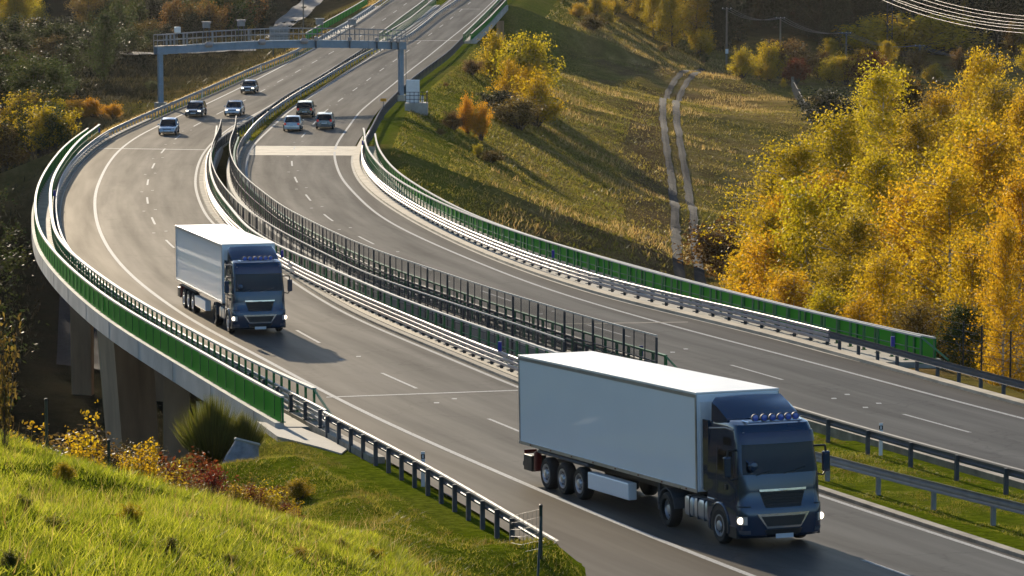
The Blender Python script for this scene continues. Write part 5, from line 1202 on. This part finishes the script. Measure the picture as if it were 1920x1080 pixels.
for k, px, yt, Z, mt, wf, lb in [
 # bushes on the right embankment
 ('bush', 930, 52, 438, 'lf_yel', 1.01, 'yellow-green tree beside the end of the bright green parapet'),
 ('bush', 990, 62, 430, 'lf_yel', 1.07, 'tall golden yellow tree right of the yellow-green one on the embankment'),
 ('bush', 958, 110, 412, 'lf_gold', 0.94, 'golden tree in front of the two tall embankment trees'),
 ('bush', 1005, 124, 400, 'lf_gold', 1.13, 'wide orange-gold tree at the embankment foot'),
 ('bush', 935, 158, 398, 'lf_dark', 1.75, 'dark bush in front of the orange-gold embankment tree'),
 ('bush', 975, 180, 388, 'lf_brown', 1.88, 'dark brown bush at the foot of the orange-gold tree'),
 ('bush', 885, 104, 432, 'lf_brown', 1.50, 'reddish brown bush left of the embankment trees'),
 ('bush', 836, 152, 405, 'lf_brown', 1.25, 'round dark brown bush on the sunny embankment'),
 ('bush', 877, 172, 358, 'lf_orange', 0.65, 'small bright orange tree standing alone on the embankment'),
 ('bush', 903, 190, 356, 'lf_orange', 0.69, 'lower orange shoot joined to the small bright orange tree'),
 ('bush', 850, 205, 356, 'lf_brown', 1.50, 'brown shrub left of the small bright orange tree'),
 ('bush', 825, 238, 344, 'lf_brown', 1.50, 'low orange-brown shrub nearest the gantry platform'),
 ('bush', 897, 262, 334, 'lf_yel', 0.75, 'tiny yellow-green shrub below the orange tree'),
 ('bush', 920, 275, 334, 'lf_brown', 2.00, 'sprawling brown shrub below the tiny yellow one'),
 # beyond the meadow
 ('bush', 1050, -18, 610, 'lf_gold', 1.50, 'golden bush at the top, left of the meadow'),
 ('bush', 1085, 5, 590, 'lf_gold', 1.50, 'orange-gold bush right of the top golden bush'),
 ('bush', 1110, 25, 575, 'lf_brown', 1.88, 'brown bush at the right foot of the golden bushes'),
 ('bush', 1140, 16, 600, 'lf_olive', 1.62, 'small round olive bush on the slope, lower of two'),
 ('bush', 1150, -5, 625, 'lf_olive', 1.62, 'small round olive bush on the slope, upper of two'),
 ('broad', 1225, -30, 612, 'lf_yel', 1.40, 'tall yellow tree left of the tall utility pole'),
 ('broad', 1262, -22, 606, 'lf_yel', 1.40, 'broad yellow-green tree nearest the tall utility pole'),
 ('broad', 1305, -35, 622, 'lf_gold', 1.40, 'golden tree right behind the tall utility pole'),
 ('bush', 1245, 80, 590, 'lf_brown', 1.25, 'rusty shrub at the foot of the yellow trees'),
 ('bush', 1320, 98, 598, 'lf_green', 1.12, 'small green shrub at the bend of the track'),
 ('bush', 1473, 72, 575, 'lf_brown', 1.44, 'large round tawny bush at the meadow edge'),
 ('bush', 1442, 78, 570, 'lf_yel', 1.00, 'yellow-green bush left of the large tawny bush'),
 ('bush', 1492, 108, 560, 'lf_red', 1.19, 'dark maroon bush in front of the tawny one'),
 ('bush', 1470, 145, 555, 'lf_yel', 0.88, 'little yellow bush at the end of the plank fence'),
 ('broad', 1556, 66, 590, 'lf_olive', 1.22, 'olive and gold tree left of the third utility pole'),
 ('bush', 1632, 96, 560, 'lf_red', 1.25, 'dark reddish round bush right of the third utility pole'),
 ('broad', 1660, 70, 575, 'lf_yel', 1.22, 'yellow tree behind the reddish round bush'),
 ('bush', 1700, 26, 612, 'lf_gold', 3.00, 'golden hedge clump in front of the dark wood, below the mast'),
 ('bush', 1760, 30, 614, 'lf_olive', 2.75, 'olive hedge clump right of the mast'),
 ('bush', 1648, 26, 614, 'lf_yel', 2.25, 'yellow hedge clump left of the mast'),
 ('broad', 1812, -10, 650, 'lf_gold', 0.88, 'thin golden tree right of the hedge clumps'),
 ('broad', 1900, 35, 600, 'lf_brown', 1.40, 'brown-green tree at the right picture edge below the power lines'),
 ('bush', 1560, 165, 470, 'lf_dark', 2.00, 'dark low shrub right of the plank fence'),
 # left side
 ('broad', 192, 12, 440, 'lf_green', 1.07, 'tall slender dark green tree left of the gantry'),
 ('broad', 128, 80, 432, 'lf_green', 1.20, 'lower dark green tree left of the tall slender one'),
 ('bush', 95, 115, 450, 'lf_dark', 1.13, 'dark tree at the left edge of the green tree pair'),
 ('bush', 40, 165, 372, 'lf_yel', 1.13, 'yellow-green tree on the far left beside the shaded valley'),
 ('bush', 75, 182, 366, 'lf_yel', 1.13, 'second yellow-green tree right of the far left one'),
 ('bush', 5, 200, 362, 'lf_gold', 1.13, 'golden tree cut by the left picture edge'),
 ('bush', 60, 228, 356, 'lf_brown', 1.13, 'brownish tree below the yellow-green pair'),
 ('bush', 140, 178, 364, 'lf_orange', 1.88, 'orange bush left of the gantry column, left one'),
 ('bush', 175, 180, 364, 'lf_orange', 1.88, 'orange bush left of the gantry column, middle one'),
 ('bush', 212, 187, 364, 'lf_orange', 1.50, 'orange bush nearest the left gantry column'),
 ('bush', 158, 205, 368, 'lf_brown', 2.00, 'pale brown shrub below the orange bushes'),
 ('bush', 262, 192, 380, 'lf_olive', 1.25, 'olive shrub just left of the gantry column base'),
 ('bush', 20, 140, 400, 'lf_green', 1.0, 'olive tree rising at the left edge above the yellow ones'),
 ('bush', 110, 215, 358, 'lf_yel', 1.1, 'rounded yellow-green bush below the orange bushes on the left'),
 ('bush', 30, 245, 350, 'lf_yel', 1.2, 'wide yellow bush at the left edge, lower one'),
 ('bush', 95, 240, 348, 'lf_brown', 1.2, 'brown bush beside the wide yellow one'),
 ('bush', 180, 228, 356, 'lf_brown', 1.3, 'brown scrub just left of the green railing end'),
 ('bush', 330, 20, 600, 'lf_green', 1.2, 'round dark tree crown above the left end of the gantry'),
 ('bush', 400, 15, 605, 'lf_green', 1.2, 'round dark tree crown above the gantry cameras'),
 ('bush', 280, 35, 590, 'lf_dark', 1.2, 'dark round crown left of the gantry top'),
 ('bush', 460, 25, 600, 'lf_olive', 1.1, 'dim olive crown left of the grey path'),
 ('bush', 285, 150, 430, 'lf_green', 1.62, 'dim green bush behind the left gantry column'),
 ('bush', 50, 288, 335, 'lf_green', 1.75, 'green bush at the top of the shaded valley side'),
 ('bush', 20, 315, 330, 'lf_olive', 1.75, 'olive bush at the left edge of the shaded valley'),
 ('bush', 115, 262, 338, 'lf_brown', 1.62, 'brown shrub beside the far end of the green parapet')]:
    veg(k, px, yt, Z, mt, lb, wf)
# near bank
for k, px, yt, Z, mt, wf, lb in [
 ('sapling', 158, 757, 91, 'lf_gold', .95, 'tall sapling with yellow leaves between the two fence posts'),
 ('sapling', 185, 845, 88, 'lf_orange', 1.2, 'low sapling with orange leaves right of the tall yellow one'),
 ('sapling', 128, 852, 90, 'lf_gold', 1.2, 'small yellow sapling left of the tall one'),
 ('sapling', 52, 778, 93, 'lf_gold', 1.4, 'wide yellow sapling at the left edge beside the fence post'),
 ('sapling', 20, 800, 92, 'lf_gold', 1.2, 'yellow sapling cut by the left picture edge'),
 ('sapling', 232, 830, 86.5, 'lf_gold', 1.2, 'dense yellow sapling right beside the second fence post'),
 ('sapling', 262, 822, 86, 'lf_gold', 1.3, 'dense yellow sapling in the middle of the yellow group'),
 ('sapling', 284, 812, 87, 'lf_gold', .9, 'tallest shoot on the right of the yellow group'),
 ('sapling', 300, 868, 86, 'lf_gold', 1.3, 'low green-yellow sapling at the right of the yellow group'),
 ('sapling', 210, 868, 87, 'lf_gold', 1.6, 'low yellow sapling between the second fence post and the tall sapling'),
 ('sapling', 246, 850, 88, 'lf_yel', 1.6, 'pale yellow sapling behind the dense yellow group'),
 ('sapling', 152, 800, 90, 'lf_gold', 1.6, 'leafy lower half of the tall yellow sapling'),
 ('sapling', 325, 850, 90, 'lf_olive', 1.5, 'olive sapling between the yellow group and the red shrub'),
 ('bush', 445, 880, 99, 'lf_brown', 1.3, 'brown shrub between the rust red shrub and the verge'),
 ('bush', 415, 925, 95, 'lf_red', 1.2, 'low dark red shrub in the dip'),
 ('bush', 380, 960, 90, 'lf_green', 1.3, 'dark green herbs in front of the red shrubs'),
 ('bush', 500, 970, 92, 'lf_brown', 1.3, 'dark brown weeds at the right end of the shrub band'),
 ('bush', 345, 846, 101, 'lf_red', 1.1, 'dark red shrub right of the yellow saplings'),
 ('bush', 395, 868, 98, 'lf_red', 0.90, 'rust red shrub below the broom bush'),
 ('bush', 365, 930, 90, 'lf_brown', 1.20, 'brown shrub at the edge of the bright grass'),
 ('bush', 470, 905, 97, 'lf_red', 1.00, 'small crimson shrub in front of the brown weeds'),
 ('bush', 325, 905, 92, 'lf_brown', 1.10, 'brown weeds at the foot of the yellow saplings'),
 ('bush', 520, 925, 100, 'lf_brown', 1.40, 'brown leafless weeds in the shaded dip'),
 ('bush', 430, 965, 90, 'lf_green', 1.30, 'green herb clump at the edge of the bright grass'),
 ('bush', 560, 890, 104, 'lf_olive', 1.50, 'olive weeds on the verge below the concrete apron'),
 ('sapling', 415, 912, 92, 'lf_yel', 1.2, 'small yellow sapling among the red shrubs'),
 ('sapling', 492, 945, 92, 'lf_yel', 1.0, 'tiny yellow-green sapling right of the red shrubs')]:
    veg(k, px, yt, Z, mt, lb, wf)
veg('broom', 398, 742, 117, None, 'large round green broom bush beside the bridge end', .62)
veg('broom', 455, 772, 117, None, 'smaller right half of the green broom, touching the green parapet', .6)
veg('sapling', 5, 540, 84, 'lf_brown', 'sparse leafy tree reaching in at the left picture edge above the valley', .5)
for i in range(6): veg('bush', 30 + i * 42, 806 + (i % 3) * 12, 108 + i * 2, 'lf_brown' if i % 2 else 'lf_dark', 'brown weed clump behind the near fence posts', 1.6, 'weed clumps behind the near fence')
for i, (px, py) in enumerate(((120, 905), (96, 1000), (318, 1045), (560, 1050), (640, 1035), (40, 950), (245, 985), (430, 1060), (20, 1060), (700, 1050))):
    q = hit(px, py); plant('bush', q[0], q[1], VR.uniform(.3, .5), ['lf_olive', 'grassv', 'broom'][i % 3], 'low leafy weed standing in the bright grass bank', 'weeds in the bright grass', 1.2, 'weed')
R8 = random.Random(23)
for i in range(16):                                # scrub along the meadow's far edge
    px = R8.uniform(1375, 1960); Z = R8.uniform(560, 608)
    if 1480 < px < 1530: continue
    q = pt(px, 60, Z); plant('bush', q[0], Z, R8.uniform(3, 6.5), ['lf_yel', 'lf_gold', 'lf_olive', 'lf_brown'][i % 4], 'autumn bush in the scrub at the far edge of the meadow', 'scrub at the far edge of the meadow', 1.15)
for i in range(9):                                 # scrub on the hilltop right of the far bridge
    px = R8.uniform(1040, 1330); Z = R8.uniform(600, 640); q = pt(px, 20, Z)
    plant('bush', q[0], Z, R8.uniform(3, 6), ['lf_gold', 'lf_olive', 'lf_yel'][i % 3], 'autumn bush on the slope below the top yellow trees', 'scrub below the top yellow trees', 1.1)
for i in range(18):                                # tangled shrubs between the saplings and the bridge end
    px = R8.uniform(300, 560); py = 862 + (px - 300) * .28 + R8.uniform(-22, 22); Z = R8.uniform(94, 106)
    veg(['bush', 'sapling', 'bush'][i % 3], px, py, Z, ['lf_red', 'lf_yel', 'lf_brown', 'lf_olive'][i % 4], 'low tangled shrub in the dip below the bridge end', 1.3, 'tangled shrubs below the bridge end')
# shaded woods at the back
def wood(n, pxr, Zr, Hr, kinds, label, group, seed, wf=1.0, ok=None):
    R = random.Random(seed)
    for i in range(n):
        Z = Zr[0] + (Zr[1] - Zr[0]) * R.random() ** .8; px = R.uniform(*pxr); x = (px - 960) / 6400 * Z
        if ok and not ok(px, Z, x): continue
        k, mt = kinds[R.randrange(len(kinds))]; plant(k, x, Z, R.uniform(*Hr), mt, label[k] if isinstance(label, dict) else label, group[k] if isinstance(group, dict) else group, wf * R.uniform(.85, 1.2))
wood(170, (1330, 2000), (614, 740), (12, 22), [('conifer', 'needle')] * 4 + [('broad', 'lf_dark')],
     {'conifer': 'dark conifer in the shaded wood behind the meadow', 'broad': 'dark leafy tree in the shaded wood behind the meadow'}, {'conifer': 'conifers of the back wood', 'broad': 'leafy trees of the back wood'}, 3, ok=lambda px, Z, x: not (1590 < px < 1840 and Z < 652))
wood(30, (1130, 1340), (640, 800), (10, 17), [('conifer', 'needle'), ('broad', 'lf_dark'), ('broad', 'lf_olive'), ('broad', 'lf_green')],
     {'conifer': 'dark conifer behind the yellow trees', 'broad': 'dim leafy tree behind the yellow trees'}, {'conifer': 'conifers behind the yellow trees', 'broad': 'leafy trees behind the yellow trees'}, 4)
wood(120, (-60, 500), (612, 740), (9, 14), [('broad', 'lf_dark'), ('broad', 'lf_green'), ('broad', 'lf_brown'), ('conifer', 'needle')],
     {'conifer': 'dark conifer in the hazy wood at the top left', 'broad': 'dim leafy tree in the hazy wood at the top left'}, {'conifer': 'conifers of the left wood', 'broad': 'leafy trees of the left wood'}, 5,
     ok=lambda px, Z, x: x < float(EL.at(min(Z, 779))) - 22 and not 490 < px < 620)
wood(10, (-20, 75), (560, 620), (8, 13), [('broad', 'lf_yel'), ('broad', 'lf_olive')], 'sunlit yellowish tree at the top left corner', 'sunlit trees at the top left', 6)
wood(26, (-560, -60), (420, 760), (14, 20), [('broad', 'lf_dark'), ('conifer', 'needle')], {'conifer': 'unseen conifer outside the left picture edge, added to shade the slope', 'broad': 'unseen tree outside the left picture edge, added to shade the slope'}, {'conifer': 'added shade conifers on the left', 'broad': 'added shade trees on the left'}, 7)  # unseen tall trees added to cast shade on the left slope
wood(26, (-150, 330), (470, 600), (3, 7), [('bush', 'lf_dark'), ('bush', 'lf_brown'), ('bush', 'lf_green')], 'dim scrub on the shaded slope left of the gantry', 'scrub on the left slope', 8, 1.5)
wood(34, (-520, -75), (215, 370), (11, 15), [('broad', 'lf_dark'), ('broad', 'lf_green')], 'unseen tree beyond the left picture edge, added to shade the valley', 'added shade trees left of the valley', 9, 1.5)  # unseen tree rows added so the valley falls in shadow
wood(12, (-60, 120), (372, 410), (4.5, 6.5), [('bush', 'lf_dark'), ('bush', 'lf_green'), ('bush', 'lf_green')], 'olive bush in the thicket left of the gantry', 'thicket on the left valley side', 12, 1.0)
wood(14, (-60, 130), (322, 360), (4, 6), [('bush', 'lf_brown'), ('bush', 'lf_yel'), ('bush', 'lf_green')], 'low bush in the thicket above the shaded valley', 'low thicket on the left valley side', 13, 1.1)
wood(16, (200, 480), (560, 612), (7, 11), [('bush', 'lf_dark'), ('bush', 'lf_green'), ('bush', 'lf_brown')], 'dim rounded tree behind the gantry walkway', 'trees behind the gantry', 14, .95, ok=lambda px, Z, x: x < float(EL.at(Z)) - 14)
# ------------------------------------------------------------ grass, as uncountable ground cover
def grass(name, mat, X, Y, h, w, label, group=None, lean=.5, keep=None):
    P = np.c_[X, Y]
    if keep is not None: k = keep(P); P, h, w = P[k], h[k], w[k]
    n = len(P); Z = terrain(P); a = rng.uniform(0, 6.28, n); l = rng.normal(0, lean, (n, 2)) * h[:, None] + np.array([.12, -.05]) * h[:, None]
    b = np.c_[P, Z - .02]; d = np.c_[np.cos(a), np.sin(a), np.zeros(n)] * w[:, None] * .5; tip = b + np.c_[l, h]
    V = np.stack([b - d, b + d, tip], 1).reshape(-1, 3)
    o = link(name, fast_mesh(name, V, np.arange(n * 3).reshape(n, 3), mat)); tag(o, label, 'grass', group, 'stuff'); return o
def clump(x, y): return np.clip(.75 + 1.1 * vnoise(x, y, .9, 21) + .8 * vnoise(x, y, 2.7, 22), .25, 1.7)
n = 190000; Y = 44 + 52 * rng.uniform(0, 1, n) ** .9; X = rng.uniform(-16, 4, n); h = rng.uniform(.12, .3, n) * clump(X, Y)
dist = lambda P: EL.at(P[:, 1]) - P[:, 0]
grass('bright_grass', 'grassb', X, Y, h, rng.uniform(.012, .03, n), 'long bright yellow-green grass on the near bank', keep=lambda P: (dist(P) > 4.2) & (np.abs(P[:, 0]) < P[:, 1] * .165) & (base_z(P) > zroad(P[:, 1]) + .9), lean=.55)
n = 5200; Y = 44 + 50 * rng.uniform(0, 1, n) ** .9; X = rng.uniform(-16, 4, n); h = rng.uniform(.25, .6, n)
grass('dead_stalks', 'straw', X, Y, h, rng.uniform(.008, .016, n), 'thin dead stalks sticking out of the bright grass', keep=lambda P: (dist(P) > 3) & (np.abs(P[:, 0]) < P[:, 1] * .165) & (vnoise(P[:, 0], P[:, 1], 3.1, 77) > -.05), lean=.35)
n = 230000; Y = rng.uniform(66, 124, n); X = rng.uniform(-20, 10, n); h = rng.uniform(.05, .16, n) * clump(X, Y)
grass('verge_grass', 'grassv', X, Y, h, rng.uniform(.015, .035, n), 'short mossy grass on the verge beside the near guard rail', keep=lambda P: ((dist(P) > .2) | ((dist(P) > -1.15) & (P[:, 1] < 93))) & (dist(P) < 9) & (np.abs(P[:, 0]) < P[:, 1] * .165), lean=.7)
n = 70000; Y = rng.uniform(70, 132, n); t_ = rng.uniform(0, 1, n); X = G2.at(Y) - .6 + t_ * (G3.at(Y) - G2.at(Y) + 1.1); h = rng.uniform(.04, .12, n) * clump(X, Y)
grass('median_grass', 'grassv', X, Y, h, rng.uniform(.015, .035, n), 'short green grass in the near median between the guard rails', lean=.7, keep=lambda P: P[:, 0] < P[:, 1] * .17)
n = 30000; Y = rng.uniform(L1 + 6, 470, n); X = rng.uniform(0, 1, n) * (G3.at(Y) + .3 - G2.at(Y)) + G2.at(Y) + .1; h = rng.uniform(.08, .3, n)
grass('median_grass', 'grassv', X, Y, h, rng.uniform(.04, .09, n), 'dry grass in the narrow far median')
n = 70000; Y = rng.uniform(250, 480, n); X = ER.at(Y) + 1.0 + rng.uniform(0, 22, n); h = rng.uniform(.08, .28, n) * clump(X / 3, Y / 3)
grass('slope_grass', 'grassv', X, Y, h, rng.uniform(.05, .12, n), 'sunlit green grass on the right embankment', keep=lambda P: P[:, 1] > R1 - 20)
tr = lambda P: np.abs(P[:, 0] - np.interp(P[:, 1], TRK[:, 1], TRK[:, 0]))
offr = lambda P: (np.abs(tr(P) - .95) > .55) | (P[:, 1] > TRK[-1, 1])
n = 150000; Y = rng.uniform(205, 625, n); X = rng.uniform(-12, 62, n); h = rng.uniform(.1, .36, n) * clump(X / 4, Y / 4)
grass('meadow_grass', 'grassm', X, Y, h, rng.uniform(.07, .2, n), 'olive grass of the valley meadow', keep=lambda P: (P[:, 0] > ER.at(P[:, 1]) + 6) & offr(P) & (P[:, 0] < P[:, 1] * .155), lean=.6)
cl = lambda P: vnoise(P[:, 0], P[:, 1], 11, 31) + .7 * vnoise(P[:, 0], P[:, 1], 4, 32) > .2
n = 150000; Y = rng.uniform(230, 625, n); X = rng.uniform(-2, 66, n); h = rng.uniform(.2, .6, n)
grass('dry_grass', 'straw', X, Y, h, rng.uniform(.05, .14, n), 'patches of tall pale dry grass in the valley meadow', keep=lambda P: (P[:, 0] > ER.at(P[:, 1]) + 9) & offr(P) & cl(P) & (P[:, 0] < P[:, 1] * .155), lean=.35)
n = 60000; Y = rng.uniform(125, 600, n); X = rng.uniform(-75, -12, n); h = rng.uniform(.2, .7, n)
grass('valley_brush', 'brush', X, Y, h, rng.uniform(.06, .2, n), 'rough grass on the left valley side, coloured dark for shade', keep=lambda P: (P[:, 0] < EL.at(P[:, 1]) - 1.5) & (np.abs(P[:, 0]) < P[:, 1] * .165), lean=.5)
n = 16000; Y = rng.uniform(L1 + 4, 600, n); X = EL.at(Y) - rng.uniform(-.3, 3.2, n); h = rng.uniform(.1, .4, n)
grass('verge_grass', 'straw', X, Y, h, rng.uniform(.05, .12, n), 'yellow dry grass along the far left guard rail')
# minor roads on the left
def poly_strip(name, Lp, Rp, mat, h=.12):
    a = [hit(*p) for p in Lp]; b = [hit(*p) for p in Rp]; m = MB(); v = []; f = []
    k = 8; N = 10
    for i in range(len(a) - 1):
        for s in range(k if i < len(a) - 2 else k + 1):
            u = s / k; p = a[i] + (a[i+1] - a[i]) * u; q = b[i] + (b[i+1] - b[i]) * u
            for j in range(N + 1): r = p + (q - p) * j / N; v.append((r[0], r[1], tz(r[0], r[1]) + h))
    R_ = len(v) // (N + 1); f = [(i*(N+1)+j, i*(N+1)+j+1, (i+1)*(N+1)+j+1, (i+1)*(N+1)+j) for i in range(R_ - 1) for j in range(N)]
    return tag(m.add(v, f).build(name, mat), kind='structure')
poly_strip('path', [(470, 78), (517, 42), (567, 0)], [(505, 84), (543, 55), (607, 0)], 'path')
poly_strip('path', [(-20, 86), (100, 93), (200, 99), (290, 101), (400, 96), (480, 93)], [(-20, 89), (100, 97), (200, 103), (290, 105), (400, 100), (480, 97)], 'path')

# ------------------------------------------------------------ thin autumn haze
m, n, b, L = new_mat('haze'); n.nodes.remove(b); pv = node(n, 'ShaderNodeVolumePrincipled')
pv.inputs['Color'].default_value = (.97, .95, .9, 1); pv.inputs['Density'].default_value = HAZE; pv.inputs['Anisotropy'].default_value = .4
L(pv.outputs[0], n.nodes['Material Output'].inputs['Volume'])
hz = MB().box((0, 600, 65), (6300, 7400, 250)); me = hz.mesh('haze', m); o = link('haze', me); tag(o, 'thin golden haze in the valley air', 'haze', None, 'stuff'); M['haze'] = m
